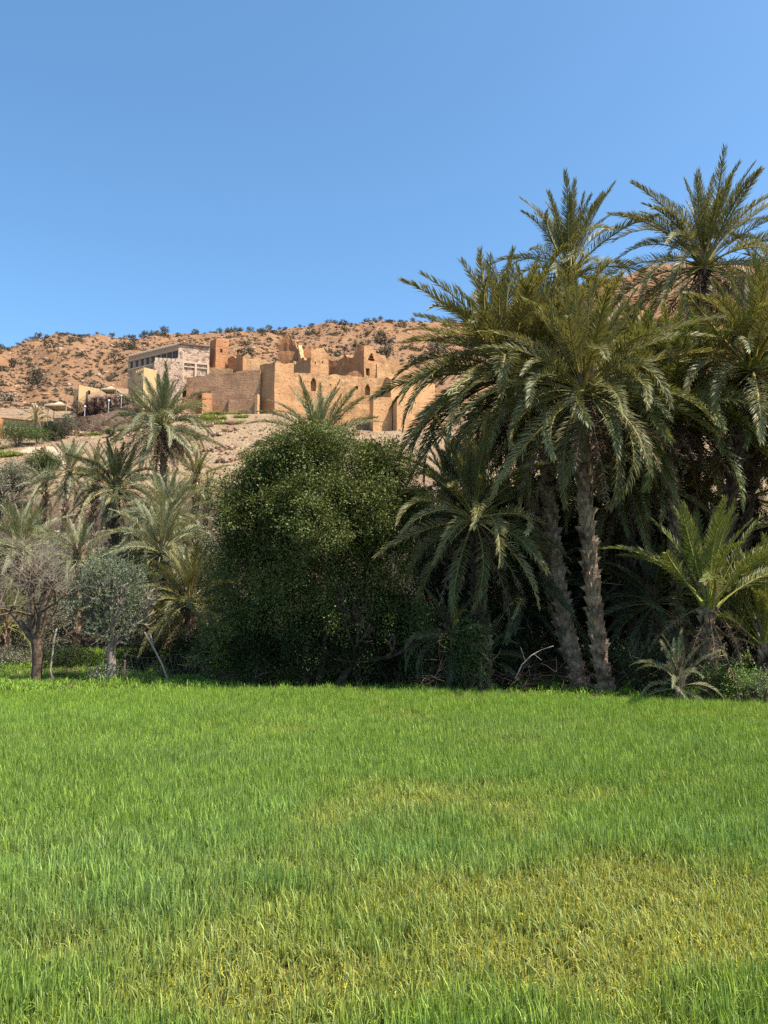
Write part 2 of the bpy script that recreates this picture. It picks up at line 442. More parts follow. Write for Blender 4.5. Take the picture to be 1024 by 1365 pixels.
def block(name, L, C, R, top_py, base_py, mat, label=None, cat=None, group=None, holesL=(), holesR=(), profL=None, profR=None,
          amp=.12, thick=.7, parent=None, recess=True, du=.9, roof=True, ztop=None, zbase=None):
    Q = corners(L, C, R); I = inset_poly(Q, thick)
    zt = ztop if ztop is not None else PZ(top_py, C[1]); zb = zbase if zbase is not None else PZ(base_py, C[1]) - 1.5
    V, Fc = [], []
    for i in range(4):
        A, B = Q[i], Q[(i + 1) % 4]
        prof = profL if i == 0 else profR if i == 1 else None
        hs = [hole_px(A, B, h) for h in (holesL if i == 0 else holesR if i == 1 else ())]
        zcap = zt - .01
        tf = topfn(zt, prof, A, B, .95 if 'ruin' in name else .3)
        du_ = .4 if 'ruin' in name else du
        grid_wall(V, Fc, A, B, I[i], I[(i + 1) % 4], zb, tf, hs, du=du_, recess=recess, caps=(False, False), amp=amp)
    if roof:
        zr = zt - .9 if not (profL or profR) else zb + .55 * (zt - zb)
        n = len(V); J = inset_poly(Q, thick * .6)
        V += [Vector((p.x, p.y, zr)) for p in J]; Fc.append((n, n + 1, n + 2, n + 3))
    o = obj(name, mesh(name, V, Fc, mat), parent)
    tag(o, label, cat, group)
    return o, Q, zt, zb
def wall(name, a, b, prof, base_py, mat, label=None, cat=None, group=None, thick=.8, holes=(), amp=.14, parent=None, recess=False, du=.7):
    A = Vector((PX(a[0], 500, a[1]), a[1])); B = Vector((PX(b[0], 500, b[1]), b[1]))
    d = (B - A).normalized(); nrm = Vector((-d.y, d.x)) * thick
    V, Fc = [], []
    zb = PZ(base_py, min(a[1], b[1])) - 1.5
    zt = PZ(prof[0][1], a[1])
    grid_wall(V, Fc, A, B, A + nrm, B + nrm, zb, topfn(zt, prof, A, B, 1.0 if 'ruin' in name else .32), [hole_px(A, B, h) for h in holes], du=.38 if 'ruin' in name else du, recess=recess, amp=amp)
    o = obj(name, mesh(name, V, Fc, mat), parent)
    tag(o, label, cat, group)
    return o, A, B
def merlons(parent, A, B, z, n, w_, h, depth, mat, fill=.5, name='merlon', joined=False):
    d = (B - A); L = d.length; ang = math.atan2(d.y, d.x)
    nrm = Vector((-d.y, d.x)).normalized() * (depth / 2 + .02)
    me = None; mb = MB()
    for k in range(n):
        t = (k + .5) / n
        c = A + d * t + nrm
        ww = w_ or L / n * fill
        if joined: mb.box((c.x, c.y, z + h / 2 - .05), (ww, depth, h + .1), ang)
        else:
            if me is None:
                q = MB(); q.box((0, 0, 0), (ww, depth, h + .1)); me = mesh(name, q.v, q.f, mat)
            o = obj(name, me, parent, (c.x, c.y, z + h / 2 - .05)); o.rotation_euler = (0, 0, ang)
    if joined: mb.build(name, mat, parent)

# --- stone and plaster hotel with the window band
def build_hotel():
    Lc, Cc, Rc = (170.5, 157.5), (237, 149.5), (278.5, 151.5)
    Q = corners(Lc, Cc, Rc)
    C2 = Vector(Q[1]); ztop = PZ(458.5, 149.5)
    e = empty('hotel_building', (Q[1].x, Q[1].y, PZ(520, 149.5)))
    tag(e, 'long hotel with a dark window band and a speckled stone end wall', 'hotel')
    def child(o):
        o.parent = e; o.matrix_parent_inverse = Matrix.Translation(e.location).inverted(); return o
    zt, zb = PZ(467, 149.5), PZ(476.5, 149.5)
    n = 9; hl = []
    for k in range(n):
        hl.append(((k + .05) / n, (k + .95) / n))
    I = inset_poly(Q, .28)
    V, Fc = [], []
    z0 = PZ(520, 149.5)
    lows = [(0.02, .085), (.13, .20), (.34, .40), (.45, .52)]
    zl1, zl0 = zb - .75, zb - 1.75
    grid_wall(V, Fc, Q[0], Q[1], I[0], I[1], z0, lambda t: ztop, [(a, b, zb, zt) for a, b in hl] + [(a, b, zl0, zl1) for a, b in lows], recess=True, caps=(False, False))
    child(obj('facade', mesh('facade', V, Fc, M['tan'])))
    V, Fc = [], []
    grid_wall(V, Fc, Q[1], Q[2], I[1], I[2], z0, lambda t: ztop - .12, (), caps=(False, False), amp=.03)
    child(obj('stone_wall', mesh('stone_wall', V, Fc, M['rubble'])))
    V, Fc = [], []
    for i in (2, 3): grid_wall(V, Fc, Q[i], Q[(i + 1) % 4], I[i], I[(i + 1) % 4], z0, lambda t: ztop - .12, (), caps=(False, False))
    child(obj('rear_wall', mesh('rear_wall', V, Fc, M['tan'])))
    J = inset_poly(Q, .35)
    child(obj('roof', mesh('roof', [(p.x, p.y, ztop - .5) for p in J], [(0, 1, 2, 3)], M['tan'])))
    d = Q[1] - Q[0]; ang = math.atan2(d.y, d.x); nin = Vector((-d.y, d.x)).normalized()
    L = d.length; pw = L * .9 / n
    for a, b in hl:
        c = Q[0] + d * (a + b) / 2 + nin * .14
        q = MB()
        for s in (-1, 1): q.box((s * (pw / 2 - .04), 0, 0), (.1, .12, zt - zb - .02))
        q.box((0, 0, (zt - zb) / 2 - .06), (pw - .2, .12, .1)); q.box((0, 0, -(zt - zb) / 2 + .06), (pw - .2, .12, .1)); q.box((0, 0, 0), (.07, .1, zt - zb - .22))
        f = obj('window', mesh('window', q.v, q.f, M['frame']), None, (c.x, c.y, (zt + zb) / 2)); f.rotation_euler = (0, 0, ang); child(f)
        g = MB(); g.box((0, .08, 0), (pw - .06, .03, zt - zb - .04)); g.build('pane', M['glass'], f)
    # string courses
    nout = -nin
    q = MB()
    for z, h, pr in ((zb - .2, .28, .12), (zt + .25, .16, .08), (ztop - .12, .3, .14)):
        c = (Q[0] + Q[1]) / 2 + nout * (pr / 2 - .02); q.box((c.x, c.y, z), (L + .04, pr, h), ang)
    child(q.build('cornice', M['cream']))
    q = MB(); nm = 34
    for k in range(nm):
        c = Q[0] + d * ((k + .5) / nm) + nin * .1
        q.box((c.x, c.y, ztop + .12), (L / nm * .55, .3, .34), ang)
    child(q.build('parapet', M['cream']))
    d2 = Q[2] - Q[1]; a2 = math.atan2(d2.y, d2.x); n2 = Vector((d2.y, -d2.x)).normalized(); L2 = d2.length
    q = MB()
    c = Q[1] + d2 * .5 + n2 * .02; q.box((c.x, c.y, ztop + .02), (L2, .5, .25), a2)
    child(q.build('coping', M['frame']))
    zb1 = PZ(482, 149.5)
    for t, w_ in ((.58, .55),):
        pass
    q = MB(); c = Q[1] + d2 * .56 + n2 * .1; q.box((c.x, c.y, zb1), (L2 * .85, .24, .38), a2); child(q.build('beam', M['cream']))
    q = MB(); c = Q[1] + d2 * .56 + n2 * .1; q.box((c.x, c.y, zb1 - .95), (L2 * .84, .18, .2), a2); child(q.build('beam', M['cream']))
    for t in (.16, .57, .97):
        q = MB(); c = Q[1] + d2 * t + n2 * .11; q.box((c.x, c.y, zb1 - 2.2), (.42, .26, 4.0), a2); child(q.build('pilaster', M['cream']))
build_hotel()

def keep(o, parent):
    o.parent = parent; o.matrix_parent_inverse = parent.matrix_world.inverted() if parent.matrix_world != Matrix() else Matrix(); return o

o, Q, zt, zb = block('terrace_block', (203.5, 148.5), (205.5, 146.5), (244, 147.6), 480.5, 530, M['rubble'],
    'pink stone terrace wall with square merlons just in front of the long hotel', 'terrace wall', amp=.03)
merlons(o, Q[1], Q[2], zt, 7, .62, .62, .4, M['cream'])
o, Q, zt, zb = block('crenellated_tower', (179.3, 142), (191.5, 139.5), (209, 141.5), 493, 535, M['yellow'],
    'yellow plaster tower with merlons and one shaded tan side, left of the pink stone terrace', 'tower', amp=0, holesL=[(184, 188, 498.5, 500), (183, 184.2, 508, 510), (187, 188.2, 508, 510)])
merlons(o, Q[1], Q[2], zt, 6, .5, .5, .3, M['yellow']); merlons(o, Q[0], Q[1], zt, 5, .4, .5, .3, M['yellow'])
block('adobe_tower', (279, 153.8), (287.3, 151.8), (304.2, 153.2), 451, 500, M['red'],
    'square red adobe tower with a small window, right of the hotel stone wall', 'tower', holesR=[(294, 297, 465, 469.5)], holesL=[(281.5, 283, 466, 469)],
    profR=[(287, 451), (292, 450.5), (298, 452), (304, 451.5)], amp=.16)
block('ruined_house', (303, 152.6), (323, 149.6), (329, 151.2), 477, 505, M['red'], 'low red adobe ruin with sloping top right of the square adobe tower', 'ruin',
    profL=[(303, 478), (308, 474), (314, 477), (318, 474), (323, 476)])
wall('rear_wall', (323.5, 150.2), (374, 152), [(323, 476), (330, 477), (345, 478.5), (360, 481), (374, 482)], 500, M['gold'],
    'plain golden adobe wall behind the long brown rampart', 'wall')
wall('low_wall', (276, 151.6), (310, 150.6), [(276, 490), (290, 491), (300, 490.5), (310, 492)], 505, M['gold'], 'short low stone wall at the foot of the square adobe tower', 'wall')
wall('rampart_wall', (249, 148.9), (347, 145.8), [(249, 503), (260, 501), (275, 499.5), (290, 498), (310, 496.5), (330, 494), (347, 492.5)], 548, M['rampart'],
    'long brown rammed earth rampart wall left of the square bastion', 'wall', thick=1.3, amp=.1)
block('wall_base', (303, 148), (306, 145.8), (346, 144.6), 533, 556, M['rampart'], 'low brown footing wall at the foot of the long rampart', 'wall', amp=.1, profR=[(306, 534), (320, 531), (345, 526)])
block('bastion_tower', (346, 146.8), (366.5, 143.5), (391.5, 145.6), 483.5, 556, M['rampart'], 'square rammed earth bastion at the corner of the long rampart', 'tower',
    profR=[(366, 482.5), (374, 483.5), (382, 485), (391, 484)], profL=[(346, 486), (356, 484), (366, 482.5)], amp=.13).__getitem__(0).data.materials.clear()
bpy.data.objects['bastion_tower'].data.materials.append(M['adobe'])
wall('front_wall', (390.5, 145.6), (523, 149.2), [(390, 497), (400, 498), (408, 496.5), (420, 499), (433, 500), (436, 498.5), (452, 500), (470, 501), (478, 503), (490, 502), (505, 504), (523, 504)], 566, M['gold'],
    'long golden adobe front wall with an arched doorway and eroded top', 'wall', thick=1.2, recess=True, amp=.15,
    holes=arch_px(414.5, 422, 503.5, 521) + arch_px(487, 493.5, 512.5, 527) + [(473.5, 477.5, 514, 518.5), (440, 441.6, 512, 514)])
block('side_tower', (508.5, 151.5), (521, 145.3), (580, 150), 502.5, 562, M['gold'], 'tall golden wall tower with a shaded left side right of the arched doorway', 'tower',
    profR=[(521, 503), (530, 499), (545, 504), (560, 507), (580, 512)], profL=[(508, 506), (515, 503), (521, 502.5)])
block('stone_buttress', (493, 147), (498, 143.6), (522.5, 144.8), 528, 572, M['gold'], 'squat pale stone buttress block below the tall golden wall tower', 'buttress',
    profR=[(498, 527.5), (510, 528.5), (522, 530)])
block('stone_buttress', (521, 146), (529, 142.8), (586, 145.8), 530, 585, M['gold'], 'broad stone buttress partly hidden behind hanging palm leaves', 'buttress',
    profR=[(529, 529), (550, 533), (586, 540)])
# upper ruins
e, A, B = wall('ruined_tower', (371, 158.5), (397, 157.8), [(371, 452), (373, 448), (376, 449), (377.2, 452), (379.5, 446), (382, 445), (384, 446.5), (386, 452), (388, 451), (390.5, 455), (393, 452.5), (394.5, 461), (397, 467)], 492, M['red'],
    'tallest jagged remnant of a red adobe tower, leftmost of the upper ruins', 'ruin', amp=.22, thick=.9)
w2, A, B = wall('return_wall', (397.3, 157.7), (400.5, 153.4), [(397.3, 458), (398.5, 464), (399.5, 470), (400.5, 478)], 492, M['gold'], amp=.2)
w2.parent = e
wall('ruined_wall', (400.5, 157), (427, 157.6), [(400, 474), (402, 463), (405, 461), (407, 470), (409, 459), (411, 452), (413, 461), (416, 460), (419, 456), (421, 463), (424, 464), (427, 470)], 492, M['red'],
    'broken saw toothed adobe wall between the jagged tower and the house with two slits', 'ruin', amp=.22, du=.4)
block('ruined_house', (390, 155), (414, 151.4), (438, 153.6), 477, 505, M['adobe'], 'adobe house ruin with two small slit windows in its sunlit face', 'ruin',
    holesR=[(420, 421.7, 481.5, 485), (429.5, 431.2, 481.5, 485)], profL=[(390, 482), (398, 480), (402, 481.5), (404, 478), (408, 479), (411, 476), (414, 476)],
    profR=[(414, 466), (416, 464.5), (420, 466), (424, 464), (428, 467), (433, 468), (438, 472)], amp=.16)
wall('ruined_wall', (437.5, 157), (485, 153.4), [(437, 477), (443, 481), (447, 478), (455, 477.5), (462, 475.5), (466, 478), (472, 475), (474, 466), (475.5, 460), (480, 461), (485, 463)], 510, M['red'],
    'stepped red adobe ruin wall rising to a tall peak at its right end', 'ruin', amp=.16, du=.5)
wall('ruined_house', (485.3, 153.3), (514, 156.2), [(485, 463), (488, 461), (494, 461.5), (496, 466), (499, 466.5), (503, 476), (506, 479), (509, 478), (513, 482)], 510, M['adobe'],
    'roofless adobe house front with a dark doorway and a triangular opening above', 'ruin', amp=.12, recess=True, thick=1.0, du=.5,
    holes=[(487.8, 492.6, 490.5, 501), (494, 496.8, 471, 474), (492.2, 498.2, 474, 477.5), (490.7, 499.6, 477.5, 481)])
wall('rear_wall', (424, 160), (476, 161.5), [(424, 473), (435, 473.5), (450, 475), (462, 473), (476, 474)], 500, M['gold'], 'low golden wall seen between the two upper adobe ruins', 'wall')
wall('low_wall', (461, 150.6), (483, 150.8), [(461, 500), (464, 496), (472, 495), (480, 494), (482, 497), (483, 500)], 508, M['red'], 'rounded stub of a red wall standing on the front wall', 'wall', amp=.1)
wall('ruined_wall', (503, 152.2), (517, 153.2), [(503, 486), (508, 483), (511, 489), (514, 481), (517, 481)], 510, M['gold'], 'pale eroded wall stub beside the roofless house with the doorway', 'ruin', amp=.18)
wall('rear_wall', (500, 166), (560, 168), [(500, 473), (505, 471), (512, 476), (530, 490), (560, 500)], 515, M['gold'], 'sloping golden wall behind the ruins, right of the roofless house', 'wall', amp=.2)
block('brick_hut', (262, 146.4), (270.5, 143.2), (284, 144.6), 523, 541, M['red'], 'tiny red hut below the long rampart, right of the tall palm', 'hut', amp=.04,
    profR=[(270, 523), (277, 523), (284, 523.5)], holesL=[(264, 268, 527, 534)])
wall('pale_pillar', (340.2, 143.8), (344, 143.6), [(340.2, 526), (344, 524)], 541, M['gold'], 'narrow sunlit wall stub leaning against the bastion foot', 'pillar', amp=.06)

# --- lower left: yellow building, canopies, retaining wall
e = empty('yellow_building', (PX(106, 500, 140), 140, PZ(540, 140)))
tag(e, 'low yellow building with a row of merlons behind the purple hedge', 'building')
def child_of(o, e):
    o.parent = e; o.matrix_parent_inverse = Matrix.Translation(e.location).inverted(); return o
o, Q, zt, zb = block('main_wall', (99.5, 143), (106, 139.5), (134, 142.5), 516.5, 545, M['yellow'], amp=0, thick=.4, holesL=[(102, 104, 529, 534)])
child_of(o, e)
d = Q[2] - Q[1]; ang = math.atan2(d.y, d.x); nin = Vector((-d.y, d.x)).normalized() * .2; q = MB()
q.box((0, 0, 0), (.55, .3, .6)); me_m = mesh('merlon', q.v, q.f, M['yellow'])
for k in range(7):
    c = Q[1] + d * ((k + .5) / 7) + nin
    m_ = obj('merlon', me_m, None, (c.x, c.y, zt + .25)); m_.rotation_euler = (0, 0, ang); child_of(m_, e)
o, Q, zt, zb = block('side_wall', (115.5, 138), (119, 136.4), (172, 139.5), 520, 548, M['tan'], amp=0, thick=.4, profR=[(119, 526), (134, 519), (150, 518.5), (172, 517.5)], roof=False,
    holesR=[(124, 129, 531, 537)])
child_of(o, e)
def canopy(px0, px1, py_top, py_eave, py_base, d, label):
    x0, x1 = PX(px0, 500, d), PX(px1, 500, d); hw = (x1 - x0) / 2; cx = (x0 + x1) / 2
    ze, zt, zb = PZ(py_eave, d), PZ(py_top, d), PZ(py_base, d)
    e = empty('canopy', (cx, d, zb)); tag(e, label, 'canopy', 'canvas canopies above the retaining wall')
    n = 6; V = []; Fc = []
    for k, (s, z) in enumerate(((1, ze - zb - .25), (1.0, ze - zb), (.45, ze - zb + (zt - ze) * .42), (.08, zt - zb - .05), (0.01, zt - zb))):
        V += [(s * hw * a, s * hw * b, z) for a, b in ((-1, -1), (1, -1), (1, 1), (-1, 1))]
        if k: Fc += [((k - 1) * 4 + i, (k - 1) * 4 + (i + 1) % 4, k * 4 + (i + 1) % 4, k * 4 + i) for i in range(4)]
    obj('canvas_roof', mesh('canvas_roof', V, Fc, M['canvas']), e)
    for a in (-1, 1):
        for b in (-1, 1):
            q = MB(); q.tube([(a * (hw - .08), b * (hw - .08), -.6), (a * (hw - .08), b * (hw - .08), ze - zb)], .07, 6); q.build('pole', M['canvas'], e)
canopy(67.5, 97, 535.5, 542.5, 552, 131.5, 'cream pyramid canopy on posts at the left end of the stone retaining wall')
canopy(139, 160, 515, 520.5, 533, 133.5, 'cream pointed canopy roof behind the dark purple hedge')
# retaining wall follows a curve in plan
rw = [(72, 126.5), (95, 126), (120, 126.2), (140, 127), (155, 128.4), (168, 130.2), (182, 133.5)]
rt = [(72, 557), (95, 556.5), (120, 554), (140, 551), (155, 546.5), (168, 540.5), (182, 537)]
V, Fc = [], []
pts = [Vector((PX(a, 550, d), d)) for a, d in rw]; tops = [PZ(b, d) for (a, b), (_, d) in zip(rt, rw)]
inn = []
for i, p in enumerate(pts):
    t = (pts[min(i + 1, len(pts) - 1)] - pts[max(i - 1, 0)]).normalized(); inn.append(p + Vector((-t.y, t.x)) * .7)
for i in range(len(pts) - 1):
    grid_wall(V, Fc, pts[i], pts[i + 1], inn[i], inn[i + 1], 27.5, (lambda a, b: lambda t: a + (b - a) * t)(tops[i], tops[i + 1]), (), caps=(i == 0, i == len(pts) - 2), amp=.02)
tag(obj('retaining_wall', mesh('retaining_wall', V, Fc, M['darkstone'])), 'curved dark stone retaining wall below the purple hedge', 'wall')
# terrace earth behind the wall
V = []; Fc = []
for i, p in enumerate(inn):
    V += [(p.x, p.y, tops[i] - .35), (p.x * 1.09, p.y + 11, tops[i] + 1.1)]
    if i: Fc.append((2 * i - 2, 2 * i, 2 * i + 1, 2 * i - 1))
tag(obj('terrace_ground', mesh('terrace_ground', V, Fc, M['path'])), kind='structure')
def lamp_post(px, d, py_top, py_base, label, h=None):
    zt, zb = PZ(py_top, d), PZ(py_base, d) - .3
    e = empty('lamp_post', (PX(px, 540, d), d, zb)); tag(e, label, 'lamp post', 'lamp posts along the retaining wall')
    H = zt - zb
    q = MB(); q.tube([(0, 0, 0), (0, 0, .3), (0, 0, .31), (0, 0, H - .3)], [.12, .12, .055, .05], 8); q.build('post', M['metal'], e, True)
    q = MB(); q.tube([(0, 0, H - .32), (0, 0, H - .28), (0, 0, H - .24), (0, 0, H - .1), (0, 0, H + .02), (0, 0, H + .06)], [.05, .10, .15, .18, .13, .03], 10)
    q.build('globe', M['globe'], e, True)
for a in ((113.5, 126.9, 541, 556, 'pale lamp post at the left end of the purple hedge'), (145, 127.6, 533, 551, 'lamp post with the brightest white globe, in the middle of the purple hedge'),
          (161.7, 129.6, 527, 543, 'lamp post at the right end of the purple hedge beside the big palm crown'), (174.5, 132.2, 530, 540, 'short lamp post partly behind the leaves of the big palm'),
          (64.5, 131, 546, 562, 'thin lamp post left of the pyramid canopy')):
    lamp_post(*a)
# pale low building far left
o, Q, zt, zb = block('low_building', (-14, 128), (7, 124.5), (62, 127.5), 557.5, 578, M['cream'], 'long low pale building above the round green trees at the left edge', 'building', amp=0, thick=.4,
    holesR=[(36, 39, 563, 569), (52, 55, 562, 569)])
q = MB(); c = (Q[1] + Q[2]) / 2; d = Q[2] - Q[1]
q.box((c.x, c.y - .1, zt + .1), (d.length + .3, 1.0, .22), math.atan2(d.y, d.x)); q.build('coping', M['tan'], o)
block('red_annex', (-20, 126), (-2, 121.8), (7.5, 123.2), 556, 580, M['red'], 'dark red annex wall at the far left edge beside the long pale building', 'building', amp=.03)
# path on the slope
def ribbon(name, pts, wd, mat, kind='structure'):
    V, Fc = [], []
    P3 = []
    for i in range(len(pts) - 1):
        for k in range(8): P3.append(Vector(pts[i]).lerp(Vector(pts[i + 1]), k / 8))
    P3.append(Vector(pts[-1]))
    for i, p in enumerate(P3):
        t = (P3[min(i + 1, len(P3) - 1)] - P3[max(i - 1, 0)]).normalized(); n_ = Vector((-t.y, t.x))
        for s in (-1, -.33, .33, 1):
            q = p + n_ * s * wd / 2 * (1 + .25 * noise.noise(Vector((p.x, p.y, s)) * .5)); V.append((q.x, q.y, TZ(q.x, q.y) + .16 - .1 * abs(s)))
        if i: Fc += [((i - 1) * 4 + k, (i - 1) * 4 + k + 1, i * 4 + k + 1, i * 4 + k) for k in range(3)]
    tag(obj(name, mesh(name, V, Fc, mat, True)), kind=kind)
def ground_hits(px, py, y0=24, y1=430, step=.6):
    px = np.asarray(px, float); py = np.asarray(py, float)
    d = np.arange(y0, y1, step)[None]
    k = d / (CT - (CY - py)[:, None] / F * ST)
    X = (px - CX)[:, None] / F * k; Z = CAMZ + (ST + (CY - py)[:, None] / F * CT) * k
    hit = terrain(X, np.broadcast_to(d, X.shape)) >= Z
    i = np.where(hit.any(1), hit.argmax(1), d.shape[1] - 1); r_ = np.arange(len(px))
    return np.stack([X[r_, i], np.broadcast_to(d, X.shape)[r_, i], terrain(X[r_, i], np.broadcast_to(d, X.shape)[r_, i])], -1)
def ground_hit(px, py, y0=24, y1=430): return Vector(ground_hits([px], [py], y0, y1)[0])
ribbon('path', [ground_hit(a, b, 60).xy for a, b in ((20, 606), (45, 598), (62, 597), (74, 602), (80, 610), (84, 622))], 2.6, M['path'])

# ------------------------------------------------------------------ leaf clouds
rng = np.random.default_rng(7)
def rand_dirs(n):
    d = rng.normal(size=(n, 3)); return d / np.linalg.norm(d, axis=1, keepdims=True)
def leaves(P0, L, W, up=.5, out=None, droop=0.0):
    """rhombic leaves with a folded middle: returns V (n*4,3), F (n,4)->two tris"""
    n = len(P0)
    d = rand_dirs(n)
    if out is not None: d = d + out * .7
    d[:, 2] -= droop; d /= np.linalg.norm(d, axis=1, keepdims=True)
    nr = rand_dirs(n); nr[:, 2] = np.abs(nr[:, 2]) + up
    sd = np.cross(d, nr); sd /= np.linalg.norm(sd, axis=1, keepdims=True) + 1e-9
    L = L * rng.uniform(.65, 1.3, (n, 1)); W = W * rng.uniform(.7, 1.25, (n, 1))
    a = P0; m = P0 + d * L * .45; t = P0 + d * L
    V = np.stack([a, m + sd * W * .5, t, m - sd * W * .5], 1).reshape(-1, 3)
    i = np.arange(n)[:, None] * 4
    Fq = np.concatenate([i + np.array([[0, 1, 2]]), i + np.array([[0, 2, 3]])], 0)
    return V, Fq
def crown_points(blobs, n_clumps, per, spread, shell=(.55, 1.0), lump=.22, flat=1.0):
    """blobs: (x,y,z,rx,ry,rz). returns points + outward directions + clump tone"""
    w_ = np.array([b[3] * b[5] for b in blobs]) ** 1.0; w_ = w_ / w_.sum()
    which = rng.choice(len(blobs), n_clumps, p=w_)
    B = np.array(blobs)[which]
    d = rand_dirs(n_clumps)
    r = rng.uniform(shell[0] ** 3, shell[1] ** 3, n_clumps) ** (1 / 3)
    r = r * (1 + lump * fbm(d[:, 0] * 2.2 + which * 3, d[:, 2] * 2.2 + d[:, 1] * 1.7, 3, 77) * 1.6)
    c = B[:, :3] + d * B[:, 3:] * r[:, None]
    tone = rng.uniform(.75, 1.3, n_clumps)
    idx = np.repeat(np.arange(n_clumps), per)
    off = rng.normal(size=(n_clumps * per, 3)) * spread; off[:, 2] *= flat
    p = c[idx] + off
    out = d[idx] + off / (spread * 2)
    return p, out, tone[idx]
def leaf_cols(tone, n, warm=.25, v=4):
    t = tone * rng.uniform(.7, 1.3, n)
    wv = rng.uniform(-warm, warm, n)
    c = np.stack([t * (1 + wv), t * (1 + wv * .35), t * (1 - wv * .6)], -1)
    return np.repeat(c, v, 0)
def crown_mesh(name, blobs, n_clumps, per, spread, L, W, mat, shell=(.55, 1.0), up=.5, droop=0., lump=.22, warm=.25, flat=1.0, zmin=None):
    p, out, tone = crown_points(blobs, n_clumps, per, spread, shell, lump, flat)
    if zmin is not None:
        k = p[:, 2] > zmin; p, out, tone = p[k], out[k], tone[k]
    V, Fq = leaves(p, L, W, up, out, droop)
    return npmesh(name, V, [Fq], mat, leaf_cols(tone, len(p), warm))

# ------------------------------------------------------------------ branching wood
def tubes(segs, n=5):
    """segs: list of (p0,p1,r0,r1) -> V,F"""
    A = np.array([s[0] for s in segs], float); B = np.array([s[1] for s in segs], float)
    r0 = np.array([s[2] for s in segs])[:, None, None]; r1 = np.array([s[3] for s in segs])[:, None, None]
    t = B - A; t /= np.linalg.norm(t, axis=1, keepdims=True) + 1e-9
    ref = np.where(np.abs(t[:, 2:3]) > .9, np.array([[1., 0, 0]]), np.array([[0, 0, 1.]]))
    u = np.cross(t, ref); u /= np.linalg.norm(u, axis=1, keepdims=True) + 1e-9; v = np.cross(t, u)
    ang = np.arange(n) * 2 * np.pi / n
    ring = np.cos(ang)[None, :, None] * u[:, None] + np.sin(ang)[None, :, None] * v[:, None]
    V = np.concatenate([A[:, None] + ring * r0, B[:, None] + ring * r1], 1).reshape(-1, 3)
    k = np.arange(n); q = np.stack([k, (k + 1) % n, (k + 1) % n + n, k + n], -1)
    Fq = (np.arange(len(segs))[:, None, None] * 2 * n + q[None]).reshape(-1, 4)
    return V, Fq
def branch(p, d, L, r, depth, segs, spread=.55, rnd=None, up=.12, shrink=.72, kids=(2, 3), wig=.18, tips=None):
    rnd = rnd or random
    n = 3; p = Vector(p); d = Vector(d).normalized()
    for i in range(n):
        d = (d + Vector((rnd.gauss(0, wig), rnd.gauss(0, wig), rnd.gauss(0, wig) + up * .5))).normalized()
        q = p + d * L / n
        ra = r * (1 - .28 * i / n); rb = r * (1 - .28 * (i + 1) / n)
        segs.append((tuple(p), tuple(q), ra, rb)); p = q
        if depth > 0 and i == 1 and rnd.random() < .6:
            dd = (d + Vector((rnd.gauss(0, 1), rnd.gauss(0, 1), rnd.gauss(0, .6))) * spread * 1.1).normalized()
            branch(p, dd, L * shrink * .8, r * .5, depth - 1, segs, spread, rnd, up, shrink, kids, wig, tips)
    if depth <= 0:
        if tips is not None: tips.append(tuple(p))
        return
    for _ in range(rnd.randint(*kids)):
        dd = (d + Vector((rnd.gauss(0, 1), rnd.gauss(0, 1), rnd.gauss(0, .7))) * spread).normalized()
        branch(p, dd, L * shrink * rnd.uniform(.8, 1.15), r * .66, depth - 1, segs, spread, rnd, up, shrink, kids, wig, tips)

